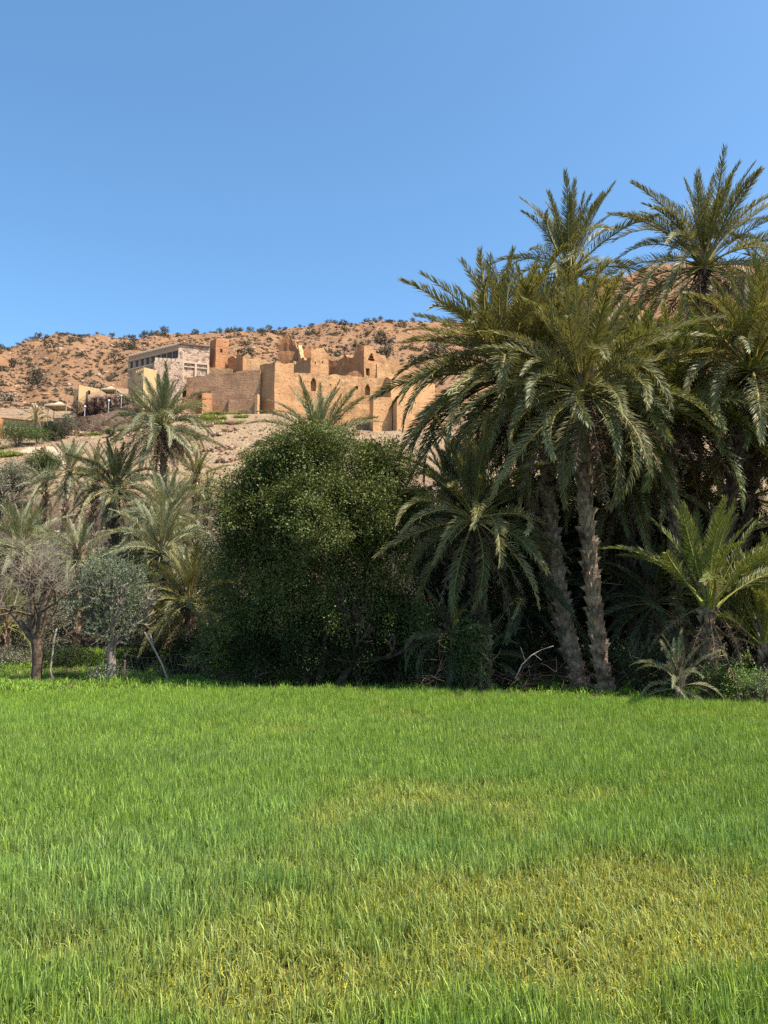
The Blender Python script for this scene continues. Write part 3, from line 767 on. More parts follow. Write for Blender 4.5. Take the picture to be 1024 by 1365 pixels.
# ------------------------------------------------------------------ palm leaves
def frond_mesh(name, bend, mat, seed, pairs=116, llen=.138, lw=.0064, vee=.5, dry=False, start=.21, ragged=.0, sway=6):
    rg = np.random.default_rng(seed)
    n = 15
    s = np.linspace(0, 1, n + 1)
    phi = np.radians(bend) * s ** 1.35
    side = np.radians(sway) * np.sin(s * 2.6 + seed)
    pts = np.zeros((n + 1, 3))
    for i in range(n):
        m = (phi[i] + phi[i + 1]) / 2
        pts[i + 1] = pts[i] + np.array([math.sin(m), math.sin(side[i]) * .5, math.cos(m)]) / n
    def at(t):
        x = np.array([np.interp(t, s, pts[:, k]) for k in range(3)]).T
        ph = np.interp(t, s, phi)
        T = np.stack([np.sin(ph), 0 * ph, np.cos(ph)], -1); N = np.stack([-np.cos(ph), 0 * ph, np.sin(ph)], -1)
        return x, T, N
    V = []; Fs3 = []; Fs4 = []; C = []
    # rachis, three sided
    for i in range(n + 1):
        x, T, N = at(s[i]); r = .0105 * (1 - s[i]) ** .7 + .0016
        if s[i] < .1: r *= 1 + 1.6 * (1 - s[i] / .1)
        V += [x + N * r * .6, x + np.array([0, 1, 0]) * r - N * r * .3, x - np.array([0, 1, 0]) * r - N * r * .3]
        rc = (2.0, 1.75, 1.15) if not dry else (1.0, .9, .8)
        C += [rc] * 3
        if i:
            a = (i - 1) * 3; b = i * 3
            Fs4 += [(a + k, a + (k + 1) % 3, b + (k + 1) % 3, b + k) for k in range(3)]
    S_ = np.array([0, 1., 0])
    for sg in (-1, 1):
        for k in range(pairs):
            t = start + (1 - start) * ((k + rg.uniform(.1, .9)) / pairs) ** .93
            if rg.random() < ragged: continue
            u = (t - start) / (1 - start)
            x, T, N = at(t)
            ln = llen * (.55 + .45 * min(1, u / .16)) * (1 - .62 * max(0, (u - .35) / .65) ** 1.4) * rg.uniform(.85, 1.12)
            a = math.radians(54 - 30 * u + rg.normal(0, 6) + (10 if dry else 0))
            v = vee * rg.uniform(.3, 1.7) + rg.choice([-.35, .15, .3]) * (1 - u * .6)
            if dry: v = rg.normal(-.3, .8)
            dr = math.cos(a) * T + math.sin(a) * (math.cos(v) * sg * S_ + math.sin(v) * N)
            if dry: dr = dr + rg.normal(0, .35, 3)
            dr /= np.linalg.norm(dr)
            wv = np.cross(dr, N * math.cos(v) - sg * S_ * math.sin(v)); wv /= np.linalg.norm(wv) + 1e-9
            tw = rg.normal(0, .35); bn = np.cross(dr, wv); wv = wv * math.cos(tw) + bn * math.sin(tw)
            w_ = lw * rg.uniform(.8, 1.2) * (.7 if dry else 1)
            m = x + dr * ln * .55; tip = x + dr * ln * .97 - N * ln * (.10 if not dry else .02) + T * ln * .04
            b0 = len(V)
            V += [x + wv * w_ * .3, x - wv * w_ * .3, m + wv * w_ * .5, m - wv * w_ * .5, tip]
            tone = rg.uniform(.72, 1.22) * (1 + .18 * u); y_ = rg.uniform(-.07, .1)
            C += [(tone * (1 + y_), tone, tone * (1 - y_))] * 4 + [(tone * 1.25, tone * 1.15, tone)]
            Fs4.append((b0, b0 + 1, b0 + 3, b0 + 2)); Fs3.append((b0 + 2, b0 + 3, b0 + 4))
    return npmesh(name, np.array(V), [np.array(Fs4), np.array(Fs3)], mat, np.array(C))
FR = {}
for key in ('frond', 'frond_grey', 'frond_green', 'frond_dark', 'frond_yellow'):
    FR[key] = {b: [None] * 4 for b in (18, 45, 75, 105)}
_fm = {}
def frond_for(key, bend, alt):
    if (bend, alt) not in _fm:
        _fm[(bend, alt)] = frond_mesh('frond', bend + (0, 9, -7, 16)[alt], None, 100 + bend + alt, ragged=(.03, .05, .12, .22)[alt], sway=(4, 8, 14, 20)[alt])
        _fm[(bend, alt)].materials.append(M['frond'])
    if FR[key][bend][alt] is None:
        me = _fm[(bend, alt)].copy(); me.materials[0] = M[key]; FR[key][bend][alt] = me
    return FR[key][bend][alt]
DRY = [frond_mesh('dry_frond', bnd, M['frond_dry'], 300 + i, pairs=44, llen=.10, lw=.010, dry=True, ragged=.15) for i, bnd in enumerate((14, 30, 48))]

def palm_trunk(pts, r0, r1, mat, parent, loc, rough=1.0, seed=0):
    rg = random.Random(seed)
    pts = [Vector(p) - loc for p in pts]
    a, b, c = pts
    def pos(t): return a * (1 - t) ** 2 + b * 2 * t * (1 - t) + c * t * t
    L = sum((pos((i + 1) / 20) - pos(i / 20)).length for i in range(20))
    n = max(6, int(L / .45)); mb = MB()
    rad = lambda t: .72 * (r0 * (1 + .35 * max(0, 1 - t * L / .7)) + (r1 - r0) * t)
    mb.tube([pos(i / n) for i in range(n + 1)], [rad(i / n) * .86 for i in range(n + 1)], 10)
    rows = max(8, int(L / .22)); per = 7
    for j in range(rows):
        t = (j + .5) / rows; p = pos(t); T = (pos(min(1, t + .02)) - pos(max(0, t - .02))).normalized()
        X = T.cross(Vector((0, 1, .2))).normalized(); Y = T.cross(X)
        for k in range(per):
            if rg.random() < .10: continue
            an = (k + (j % 2) * .5 + rg.uniform(-.12, .12)) * 2 * math.pi / per
            o = math.cos(an) * X + math.sin(an) * Y; sd = T.cross(o)
            r = rad(t); h = .24 * rg.uniform(.8, 1.5) * (1 + .5 * t); w_ = r * 2.3 / per * 2.1; pr = (.05 + .12 * rg.random() ** 1.5) * rough * (1 + t)
            q = p + o * r * .80
            v = [q - sd * w_ * .55, q + sd * w_ * .55, q + T * h + o * pr + sd * w_ * .36, q + T * h + o * pr - sd * w_ * .36,
                 q + T * h - o * .02 + sd * w_ * .3, q + T * h - o * .02 - sd * w_ * .3]
            mb.add(v, [(0, 1, 2, 3), (3, 2, 4, 5), (0, 3, 5), (1, 4, 2)])
    return mb.build('trunk', mat, parent)

PALMS = 'date palms of the oasis grove'
def palm(label, crown, base=None, L=3.4, n=44, n_dry=10, mat='frond', upright=.5, rt=(.27, .2), bark='bark', seed=1, mid=None, lean=(0, 0), spread=125,
         stalks=0, ybits=2, collapse=None):
    """crown=(px,py,d); base=(px,d) or None -> straight below"""
    rg = random.Random(seed * 77 + 5)
    c = P(*crown)
    bx, bd = (PX(base[0], 880, base[1]), base[1]) if base else (c.x, crown[2])
    bz = TZ(bx, bd); b = Vector((bx, bd, bz))
    e = empty('date_palm', b); tag(e, label, 'palm tree', PALMS)
    if mid is not None: m = P(mid[0], mid[1], (crown[2] + bd) / 2)
    else: m = Vector((b.x * .5 + c.x * .5, (b.y + c.y) / 2, (b.z + c.z) / 2)) + Vector(((c.x - b.x) * -.12, 0, 0))
    if (c - b).length > .5:
        palm_trunk([b - Vector((0, 0, .3)), m, c + (c - m).normalized() * .35], rt[0], rt[1], M[bark], e, b, seed=seed)
    cl = c - b
    ax = (c - m).normalized() * .5 + Vector((lean[0], lean[1], 1))
    Q0 = Vector((0, 0, 1)).rotation_difference(ax.normalized()).to_matrix().to_4x4()
    ga = 2.39996
    for i in range(n):
        t = (i + .5) / n                       # 0 inner/young .. 1 outer/old
        tilt = (4 + spread * (t ** (.75 + upright * .9))) + rg.gauss(0, 6)
        az = i * ga + rg.gauss(0, .22)
        bend = 18 if tilt < 28 else 45 if tilt < 62 else 75 if tilt < 92 else 45
        if tilt > 28 and rg.random() < .18: bend = {45: 75, 75: 105 if tilt < 80 else 75}.get(bend, bend)
        k = L * (.78 + .3 * min(1, t * 2.2)) * rg.uniform(.86, 1.1)
        key = mat
        if ybits and t > .55 and rg.random() < ybits * .03: key = 'frond_yellow'
        o = obj('frond', frond_for(key, bend, rg.choice((0, 0, 1, 1, 2, 3))), e)
        R = Q0 @ Matrix.Rotation(az, 4, 'Z') @ Matrix.Rotation(math.radians(tilt), 4, 'Y') @ Matrix.Rotation(rg.gauss(0, .4), 4, 'Z')
        st = (Q0 @ Matrix.Rotation(az, 4, 'Z') @ Vector((rt[1] * (.3 + .6 * t), 0, .25 - .5 * t)))
        o.matrix_local = Matrix.Translation(cl + st) @ R @ Matrix.Scale(k, 4)
    for i in range(n_dry):
        tilt = rg.uniform(112, 160); az = i * ga + rg.gauss(0, .4); k = L * rg.uniform(.55, .95)
        o = obj('dry_frond', DRY[rg.randint(0, 2)], e)
        R = Matrix.Rotation(az, 4, 'Z') @ Matrix.Rotation(math.radians(tilt), 4, 'Y') @ Matrix.Rotation(rg.gauss(0, .5), 4, 'Z')
        st = Matrix.Rotation(az, 4, 'Z') @ Vector((rt[1] * .9, 0, -.15 - rg.random() * .7))
        o.matrix_local = Matrix.Translation(cl + st) @ R @ Matrix.Scale(k, 4)
    for i in range(stalks):
        az = -1.2 + rg.gauss(0, .9); d = Vector((math.cos(az), math.sin(az), .3)); mb = MB()
        for k in range(14):
            dd = d + Vector((rg.gauss(0, .25), rg.gauss(0, .25), 0)); mb.tube([cl, cl + dd * .5, cl + dd * .62 - Vector((0, 0, .15 + .2 * rg.random()))], [.014, .012, .016], 4)
        mb.build('fruit_stalk', M['orange'], e)
    return e

# --- right hand group
palm('palm with an upright tuft clear against the sky, left of the highest crown', (760, 360, 31), (800, 31), L=3.5, n=48, n_dry=16, upright=1.3, seed=1, rt=(.27, .2), spread=112)
palm('tallest palm with the highest spreading crown against the sky and a skirt of dead leaves', (938, 352, 29), (915, 30), L=3.9, n=66, n_dry=34, upright=.85, seed=2, rt=(.28, .22), spread=120)
palm('broad heavy palm at the left side of the tall group, leaves drooping far left', (680, 500, 29.5), (778, 26.6), L=5.2, n=104, n_dry=40, upright=.55, seed=3, mid=(712, 740), lean=(-.18, 0), rt=(.36, .25), spread=134, ybits=5)
palm('thick trunked palm in the middle front of the tall group, yellow tipped lower leaves', (778, 520, 25), (808, 25), L=4.1, n=92, n_dry=30, upright=.5, seed=4, mid=(772, 690), rt=(.34, .27), spread=134, ybits=8)
palm('leaning palm with shaggy lower trunk beside the thick trunked one', (722, 500, 29.0), (776, 25.8), L=4.4, n=60, n_dry=14, upright=.6, seed=5, mid=(724, 720), rt=(.36, .24), spread=110)
palm('full green palm whose upright leaves stand just below the highest crown', (893, 548, 27.5), (905, 27.5), L=4.4, n=80, n_dry=44, mat='frond_green', upright=.42, seed=6, rt=(.32, .26), spread=118)
palm('palm with weeping pale leaves at the right edge, its trunk leaning', (1004, 492, 26), (940, 26.5), L=3.9, n=84, n_dry=14, upright=.6, seed=7, rt=(.31, .25), spread=125, mid=(965, 690), bark='bark_dark')
palm('dark slender palm just left of the full green palm, crown hidden among its neighbours', (858, 545, 30), (858, 29), L=3.7, n=44, n_dry=18, upright=.7, seed=8, rt=(.28, .22), bark='bark_dark')
palm('palm cut by the right edge, just below the highest crown', (1046, 400, 30), (1050, 30), L=4.0, n=40, n_dry=12, upright=.5, seed=9)
palm('second leaning palm at the right edge with a curtain of dry stalks', (1010, 560, 28.5), (975, 28), L=3.9, n=40, n_dry=46, upright=.55, seed=10, rt=(.3, .25), bark='bark_dark')
palm('young palm with short stout trunk at the right front, arching green leaves', (945, 800, 23.6), (943, 23.4), L=3.3, n=30, n_dry=14, mat='frond_green', upright=.6, seed=11, rt=(.22, .24), spread=52)
palm('low leafy palm at the right edge behind the weeds', (1018, 850, 24.6), None, L=3.1, n=36, n_dry=4, mat='frond_green', upright=.6, seed=12, rt=(.2, .2), spread=62)
palm('small silvery palm sucker at the field edge left of the short stout young palm', (905, 908, 22.6), None, L=1.35, n=24, n_dry=0, mat='frond_grey', upright=.4, seed=13, rt=(.08, .08), spread=85, ybits=0)
palm('drooping palm with bare crown centre between the big round tree and tall group', (632, 688, 26.8), (640, 27.4), L=3.4, n=64, n_dry=14, upright=.9, seed=14, rt=(.26, .22), spread=136, bark='bark_dark', ybits=8)
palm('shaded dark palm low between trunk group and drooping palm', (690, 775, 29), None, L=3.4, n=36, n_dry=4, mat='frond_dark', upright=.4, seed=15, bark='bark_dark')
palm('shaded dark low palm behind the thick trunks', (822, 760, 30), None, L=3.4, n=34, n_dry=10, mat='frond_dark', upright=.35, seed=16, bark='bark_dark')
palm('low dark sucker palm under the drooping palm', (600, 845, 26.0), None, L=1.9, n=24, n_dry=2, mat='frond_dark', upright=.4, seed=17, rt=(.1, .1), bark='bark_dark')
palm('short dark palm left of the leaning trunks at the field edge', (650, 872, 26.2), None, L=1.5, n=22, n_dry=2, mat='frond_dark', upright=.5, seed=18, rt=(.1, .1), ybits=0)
palm('background palm seen between the tall crowns, lower than both', (838, 480, 36), None, L=3.3, n=40, n_dry=18, upright=.5, seed=19)
palm('background palm with spreading leaves left of the far right tall crown', (810, 590, 34), None, L=3.8, n=40, n_dry=12, mat='frond_dark', upright=.5, seed=20)
palm('palm behind the right edge group with pale dry lower leaves', (1000, 660, 32), None, L=3.8, n=40, n_dry=34, upright=.5, seed=22)
palm('bushy palm filling the gap above the drooping palm, beside the round tree', (598, 655, 32), None, L=2.6, n=44, n_dry=10, mat='frond_green', upright=.6, seed=26, spread=125)
palm('half hidden palm with hanging leaves right of the thick trunk', (835, 640, 28.4), None, L=3.4, n=50, n_dry=24, upright=.8, seed=27, bark='bark_dark', spread=130)
palm('low palm between the thick trunk and the short stout young palm', (872, 800, 26.0), None, L=2.2, n=34, n_dry=8, mat='frond_dark', upright=.5, seed=28, rt=(.16, .16), bark='bark_dark')
palm('low dark palm behind the drooping palm and the leaning trunks', (682, 800, 28.6), None, L=2.3, n=36, n_dry=8, mat='frond_dark', upright=.5, seed=29, rt=(.16, .16), bark='bark_dark')
# palms just outside the right edge, whose shade falls into the grove
palm('tall palm standing outside the right edge of the photo', (1190, 420, 28), None, L=4.2, n=44, n_dry=10, upright=.5, seed=23)
palm('broad palm standing outside the right edge of the photo', (1130, 560, 27), None, L=4.2, n=44, n_dry=10, upright=.5, seed=24)
palm('low palm standing outside the right edge of the photo', (1140, 740, 26.5), None, L=3.8, n=40, n_dry=6, upright=.4, seed=25)
# --- centre and left
palm('pale upright palm rising behind the big round tree', (424, 592, 44), None, L=4.0, n=44, n_dry=4, mat='frond_grey', upright=.55, seed=30, spread=98, ybits=1)
palm('large lone palm in front of the slope below the yellow tower, skirt of dead leaves', (217, 566, 58), (214, 58), L=4.2, n=84, n_dry=80, mat='frond_grey', upright=.62, seed=31, rt=(.30, .26), spread=116, ybits=5)
palm('slender palm with a thin leaning trunk at the left', (93, 630, 47), (72, 46), L=2.3, n=38, n_dry=8, mat='frond_grey', upright=.75, seed=32, rt=(.17, .15), spread=128, mid=(86, 690))
palm('dark blue green palm with an orange fruit stalk left of the silvery pair', (155, 650, 45), None, L=3.0, n=72, n_dry=16, mat='frond_dark', upright=.55, seed=33, rt=(.26, .22), stalks=1, spread=122, ybits=4, bark='bark_dark')
palm('dusty palm behind the slender one, mostly hidden by the dark blue green palm', (128, 632, 53), None, L=2.3, n=36, n_dry=8, mat='frond', upright=.6, seed=34, ybits=5)
palm('silvery palm with upright leaves, upper one of the left pair', (222, 690, 41), None, L=3.0, n=60, n_dry=8, mat='frond_grey', upright=.35, seed=35, spread=110)
palm('silvery palm with pale drooping lower leaves, lower one of the left pair', (215, 736, 37), (214, 37), L=2.9, n=72, n_dry=16, mat='frond_grey', upright=.6, seed=36, spread=135, ybits=7)
palm('dark low palm left of the big round tree, at the foot of the silvery pair', (252, 800, 31.5), None, L=2.6, n=56, n_dry=10, mat='frond', upright=.5, seed=37, spread=122, ybits=4)
palm('yellowish palm behind the silvery pair, under the lone palm', (262, 640, 52), None, L=2.5, n=34, n_dry=8, mat='frond', upright=.6, seed=38, spread=120, ybits=12)
palm('grey palm at the left edge behind the bare tree', (28, 730, 37), None, L=2.6, n=56, n_dry=8, mat='frond_grey', upright=.4, seed=39, spread=112)
palm('low pale palm between the bare tree and the olive tree', (105, 745, 36), None, L=2.2, n=32, n_dry=8, mat='frond_grey', upright=.5, seed=40, spread=115)
palm('small pale palm left of the slender one', (60, 652, 50), None, L=1.9, n=34, n_dry=10, mat='frond_grey', upright=.7, seed=41, spread=130)
palm('small palm at the lower left edge behind the bare tree', (8, 830, 33), None, L=2.2, n=30, n_dry=8, mat='frond', upright=.5, seed=42, spread=115, ybits=8)
palm('dark low palm behind the olive tree', (195, 805, 33.5), None, L=2.3, n=32, n_dry=8, mat='frond_dark', upright=.45, seed=43, spread=115)
palm('tiny dry palm on the slope right of the silvery pair', (277, 655, 48), None, L=1.5, n=20, n_dry=14, mat='frond', upright=.7, seed=44, rt=(.13, .12))
palm('small palm beside the thin lamp post by the pyramid canopy', (48, 556, 122), None, L=2.6, n=26, n_dry=4, mat='frond', upright=.6, seed=45, spread=118)

# ------------------------------------------------------------------ the big round tree
def blob(px, py, d, rx, ry, dep=None):
    c = P(px, py, d); k = d / F
    return (c.x, c.y, c.z, rx * k, (dep if dep else rx * k), ry * k)
def big_tree():
    D = 27.4
    x0 = PX(432, 880, D); z0 = TZ(x0, D)
    e = empty('carob_tree', (x0, D, z0)); tag(e, 'huge round dense dark green tree in the centre reaching down to the field', 'tree')
    rnd = random.Random(4); segs = []
    for k in range(5):
        a = k * 1.3 + .4; b0 = Vector((.5 * math.cos(a), .5 * math.sin(a), -.2))
        branch(b0, (math.cos(a) * .45, math.sin(a) * .45, 1), 1.4, .17, 4, segs, .3, rnd, .2)
    V, Fq = tubes(segs, 6); obj('trunk', npmesh('trunk', V, [Fq], M['bark_dark'], smooth=True), e)
    B = [blob(418, 745, D + .6, 112, 140), blob(354, 685, D - .3, 60, 72), blob(482, 660, D - .7, 62, 72), blob(418, 645, D - .8, 62, 62), blob(500, 750, D + .3, 50, 92),
         blob(336, 785, D + .8, 50, 92), blob(505, 655, D, 36, 46), blob(395, 810, D + 1.0, 88, 92), blob(470, 815, D + 1.0, 76, 90), blob(362, 645, D - .4, 36, 34), blob(322, 850, D + 1.2, 42, 52), blob(314, 705, D, 28, 44),
         blob(428, 594, D - .6, 36, 30), blob(396, 604, D - .5, 32, 30), blob(515, 850, D + 1.2, 42, 55), blob(492, 622, D - .3, 28, 26), blob(338, 672, D - .2, 32, 28), blob(528, 690, D + .2, 24, 38), blob(420, 700, D - 1.0, 80, 50)]
    Bl = [(b[0] - x0, b[1] - D, b[2] - z0) + b[3:] for b in B]
    lob = []
    for _ in range(150):
        b = Bl[rnd.randrange(len(Bl))]; d = Vector((rnd.gauss(0, 1), rnd.gauss(0, 1) - .35, rnd.gauss(0, 1))).normalized(); q = rnd.uniform(.70, .95)
        rr = rnd.choice([.45, .6, .75, .9, 1.1]) * rnd.uniform(.8, 1.1)
        lob.append((b[0] + d.x * b[3] * q, b[1] + d.y * b[4] * q, b[2] + d.z * b[5] * q, rr, rr, rr * rnd.uniform(.6, .85)))
    me = crown_mesh('crown', lob, 4600, 52, .13, .092, .05, M['carob'], shell=(.5, 1.05), up=1.3, droop=.1, lump=.25, warm=.22, zmin=.15)
    obj('crown', me, e)
    # the inner leaf mass keeps the crown opaque
    me = crown_mesh('inner_crown', [(b[0], b[1], b[2], b[3] * .86, b[4] * .86, b[5] * .86) for b in Bl], 1900, 46, .2, .10, .06, M['carob'], shell=(.7, 1.0), zmin=.1)
    obj('inner_crown', me, e)
big_tree()

# ------------------------------------------------------------------ olive, bare tree, bushes
def olive():
    D = 28.6; x0 = PX(148, 900, D); z0 = TZ(x0, D)
    e = empty('olive_tree', (x0, D, z0)); tag(e, 'small grey green olive tree with a pale trunk at the left field edge', 'tree')
    rnd = random.Random(9); segs = []
    mbp = [(0, 0, -.2), (.02, 0, .5), (-.05, .02, 1.0), (0, 0, 1.35)]
    for i in range(3): segs.append((mbp[i], mbp[i + 1], (.22, .17, .16)[i], (.17, .16, .15)[i]))
    for k in range(6):
        a = k * 1.05; branch((0, 0, 1.2), (math.cos(a) * .7, math.sin(a) * .7, .8), 1.0, .09, 3, segs, .4, rnd, .25)
    V, Fq = tubes(segs, 7); obj('trunk', npmesh('trunk', V, [Fq], M['wood'], smooth=True), e)
    B = [blob(148, 790, D, 44, 44), blob(118, 800, D, 30, 36), blob(172, 795, D, 24, 38), blob(140, 765, D, 28, 22), blob(150, 838, D - .3, 30, 20)]
    Bl = [(b[0] - x0, b[1] - D, b[2] - z0) + b[3:] for b in B]
    def shoots(Bq, n, ln, k, lw_, ll, shell):
        p, out, tone = crown_points(Bq, n, 1, .05, shell, .25)
        d = out / (np.linalg.norm(out, axis=1, keepdims=True) + 1e-9) * .7 + rand_dirs(n) * .45; d[:, 2] += .55; d /= np.linalg.norm(d, axis=1, keepdims=True)
        ln = ln * rng.uniform(.6, 1.5, (n, 1)); t = (np.arange(k) + .5) / k
        q = p[:, None] + d[:, None] * (ln * t)[..., None]
        sd = rand_dirs(n * k).reshape(n, k, 3)
        V, Fq = leaves(q.reshape(-1, 3), ll, lw_, .2, (d[:, None] * 1.3 + sd).reshape(-1, 3))
        stem = [(tuple(a), tuple(a + b_ * c[0]), .008, .004) for a, b_, c in zip(p, d, ln)]
        V2, F2 = tubes(stem, 3)
        cc = np.concatenate([leaf_cols(np.repeat(tone, k), n * k, .12), np.full((len(V2), 3), .8)])
        return npmesh('crown', np.concatenate([V, V2]), [Fq, F2 + len(V)], M['olive'], cc)
    obj('crown', shoots(Bl, 900, .34, 22, .024, .085, (.55, 1.0)), e)
    obj('inner_crown', shoots([b[:3] + tuple(q * .75 for q in b[3:]) for b in Bl], 350, .3, 18, .024, .08, (.2, .9)), e)
    B = [(0, 0, .25, .75, .7, .35), (-.45, -.1, .2, .4, .4, .3)]
    me = crown_mesh('suckers', B, 160, 14, .10, .08, .03, M['olive'], (.2, 1.0), zmin=0, warm=.12); obj('suckers', me, e)
olive()
def bare():
    D = 28.2; x0 = PX(48, 905, D); z0 = TZ(x0, D)
    e = empty('bare_tree', (x0, D, z0)); tag(e, 'leafless pruned tree with a stout brown trunk and thin twigs at the left', 'tree')
    rnd = random.Random(21); segs = []
    st = [(0, 0, -.2), (.03, 0, .6), (.0, 0, 1.1), (-.05, 0, 1.5)]
    for i in range(3): segs.append((st[i], st[i + 1], (.21, .18, .19)[i], (.18, .19, .2)[i]))
    limbs = [((-1.0, .1, .75), 1.5, .13), ((-.45, -.3, 1.2), 1.6, .11), ((.1, .4, 1.3), 1.4, .10), ((.35, -.2, 1.3), 1.3, .09), ((-.75, .5, .9), 1.3, .10), ((.75, .1, 1.0), 1.0, .07)]
    tips = []
    for d, L, r in limbs: branch((-.04, 0, 1.35), d, L, r, 2, segs, .38, rnd, .12, .75, tips=tips)
    V, Fq = tubes(segs, 6); obj('trunk', npmesh('trunk', V, [Fq], M['oldwood'], smooth=True), e)
    tw = []
    for t in tips:
        for _ in range(6):
            d = (rnd.gauss(.05, .6), rnd.gauss(0, .6), rnd.uniform(-.1, 1.1)); branch(t, d, rnd.uniform(.4, .9), .0065, 1, tw, .5, rnd, .1, .8)
    V, Fq = tubes(tw, 3); tag(obj('twigs', npmesh('twigs', V, [Fq], M['twig']), e), kind='stuff')
bare()
def bush(name, label, px, py_top, d, rx, ry, mat, cat='bush', leaf=.09, n=200, per=22, spread=.16, group=None, warm=.2, z_base=None, twiggy=0, lw=.5, shell=(.45, 1.03), seed=0):
    """rounded bush standing on the ground at (px,d); py_top its top; rx half width in px"""
    x0 = PX(px, 850, d); z0 = TZ(x0, d); zt = PZ(py_top, d); h = max(.4, zt - z0); k = d / F
    e = empty(name, (x0, d, z0)); tag(e, label, cat, group)
    rnd = random.Random(seed * 13 + int(px)); R = rx * k
    segs = []
    for j in range(3):
        a = rnd.uniform(0, 6.28); branch((0, 0, -.1), (math.cos(a) * .4, math.sin(a) * .4, 1), h * .38, .03 + h * .012, 2, segs, .5, rnd, .1)
    V, Fq = tubes(segs, 5); obj('stem', npmesh('stem', V, [Fq], M['oldwood'], smooth=True), e)
    B = [(0, 0, h * .5, R * .85, R * .8, h * .5)]
    for j in range(5):
        a = rnd.uniform(0, 6.28); q = rnd.uniform(.35, .6)
        B.append((math.cos(a) * R * q, math.sin(a) * R * q * .8, h * rnd.uniform(.3, .75), R * rnd.uniform(.35, .5), R * .45, h * rnd.uniform(.22, .32)))
    obj('foliage', crown_mesh('foliage', B, n, per, spread, leaf, leaf * lw, M[mat], shell, warm=warm, zmin=0), e)
    if twiggy:
        tw = []
        for _ in range(twiggy):
            a = rnd.uniform(0, 6.28); q = rnd.uniform(0, .8); p0 = (math.cos(a) * R * q * .6, math.sin(a) * R * q * .6, h * rnd.uniform(.1, .5))
            branch(p0, (math.cos(a) * q, math.sin(a) * q, 1), h * .3, .012, 2, tw, .45, rnd, .1)
        V, Fq = tubes(tw, 3); tag(obj('twigs', npmesh('twigs', V, [Fq], M['twig']), e), kind='stuff')
    return e
# growth between and behind trunks; dark filler shrubs carry grove shade in their colour
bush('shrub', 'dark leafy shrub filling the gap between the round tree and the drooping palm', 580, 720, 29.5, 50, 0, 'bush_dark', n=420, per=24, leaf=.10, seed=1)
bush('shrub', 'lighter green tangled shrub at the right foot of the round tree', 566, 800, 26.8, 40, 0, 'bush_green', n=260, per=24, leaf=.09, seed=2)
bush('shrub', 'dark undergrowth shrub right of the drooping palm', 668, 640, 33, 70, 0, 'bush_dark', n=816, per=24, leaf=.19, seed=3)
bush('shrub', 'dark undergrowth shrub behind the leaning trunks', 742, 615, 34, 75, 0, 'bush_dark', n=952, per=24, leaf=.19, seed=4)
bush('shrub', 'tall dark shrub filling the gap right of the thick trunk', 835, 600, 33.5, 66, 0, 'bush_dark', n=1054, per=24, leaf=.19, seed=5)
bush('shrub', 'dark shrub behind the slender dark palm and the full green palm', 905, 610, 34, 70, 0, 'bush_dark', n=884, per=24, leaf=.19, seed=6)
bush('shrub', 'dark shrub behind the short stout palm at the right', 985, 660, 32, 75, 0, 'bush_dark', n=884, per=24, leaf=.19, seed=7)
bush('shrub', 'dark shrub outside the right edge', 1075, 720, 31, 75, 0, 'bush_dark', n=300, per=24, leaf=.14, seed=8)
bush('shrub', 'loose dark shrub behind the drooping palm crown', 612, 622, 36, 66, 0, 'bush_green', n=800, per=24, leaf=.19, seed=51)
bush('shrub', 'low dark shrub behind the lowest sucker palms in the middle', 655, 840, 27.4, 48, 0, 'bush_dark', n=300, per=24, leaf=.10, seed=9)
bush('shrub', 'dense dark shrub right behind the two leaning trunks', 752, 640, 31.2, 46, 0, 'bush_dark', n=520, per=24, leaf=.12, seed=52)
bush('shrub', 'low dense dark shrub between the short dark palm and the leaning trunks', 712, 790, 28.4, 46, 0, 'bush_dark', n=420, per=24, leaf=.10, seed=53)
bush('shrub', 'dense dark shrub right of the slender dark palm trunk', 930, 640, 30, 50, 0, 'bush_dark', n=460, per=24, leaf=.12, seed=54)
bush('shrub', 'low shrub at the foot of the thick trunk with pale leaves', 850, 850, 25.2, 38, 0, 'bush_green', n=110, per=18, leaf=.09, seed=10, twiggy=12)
bush('shrub', 'low leafy shrub between thick trunk and silvery sucker palm', 875, 870, 24.4, 30, 0, 'bush_dark', n=150, per=20, leaf=.08, seed=11)
bush('shrub', 'dark shrub under the left flank of the round tree', 262, 845, 30.5, 42, 0, 'bush_dark', n=300, per=24, leaf=.10, seed=12)
bush('shrub', 'low dark shrub behind the wire fence', 205, 860, 31.5, 45, 0, 'bush_dark', n=260, per=22, leaf=.09, seed=13)
bush('weed_clump', 'bright green weed clump at the right edge of the field', 990, 880, 22.4, 42, 0, 'weed', cat='weeds', leaf=.07, n=190, per=22, spread=.11, seed=14, group='weeds')
bush('weed_clump', 'taller weed clump at the foot of the short stout palm', 955, 888, 22.8, 26, 0, 'bush_green', cat='weeds', leaf=.06, n=130, per=20, spread=.1, seed=15)
bush('weed_clump', 'pale dry weed clump at the far right corner of the field edge', 1018, 893, 21.8, 22, 0, 'bush_grey', cat='weeds', leaf=.08, n=80, per=16, spread=.1, seed=16, lw=.25)
bush('weed_clump', 'lit weed clump at the left foot of the round tree', 340, 868, 27.0, 22, 0, 'bush_green', cat='weeds', leaf=.1, n=40, per=16, spread=.12, seed=17, lw=.3)
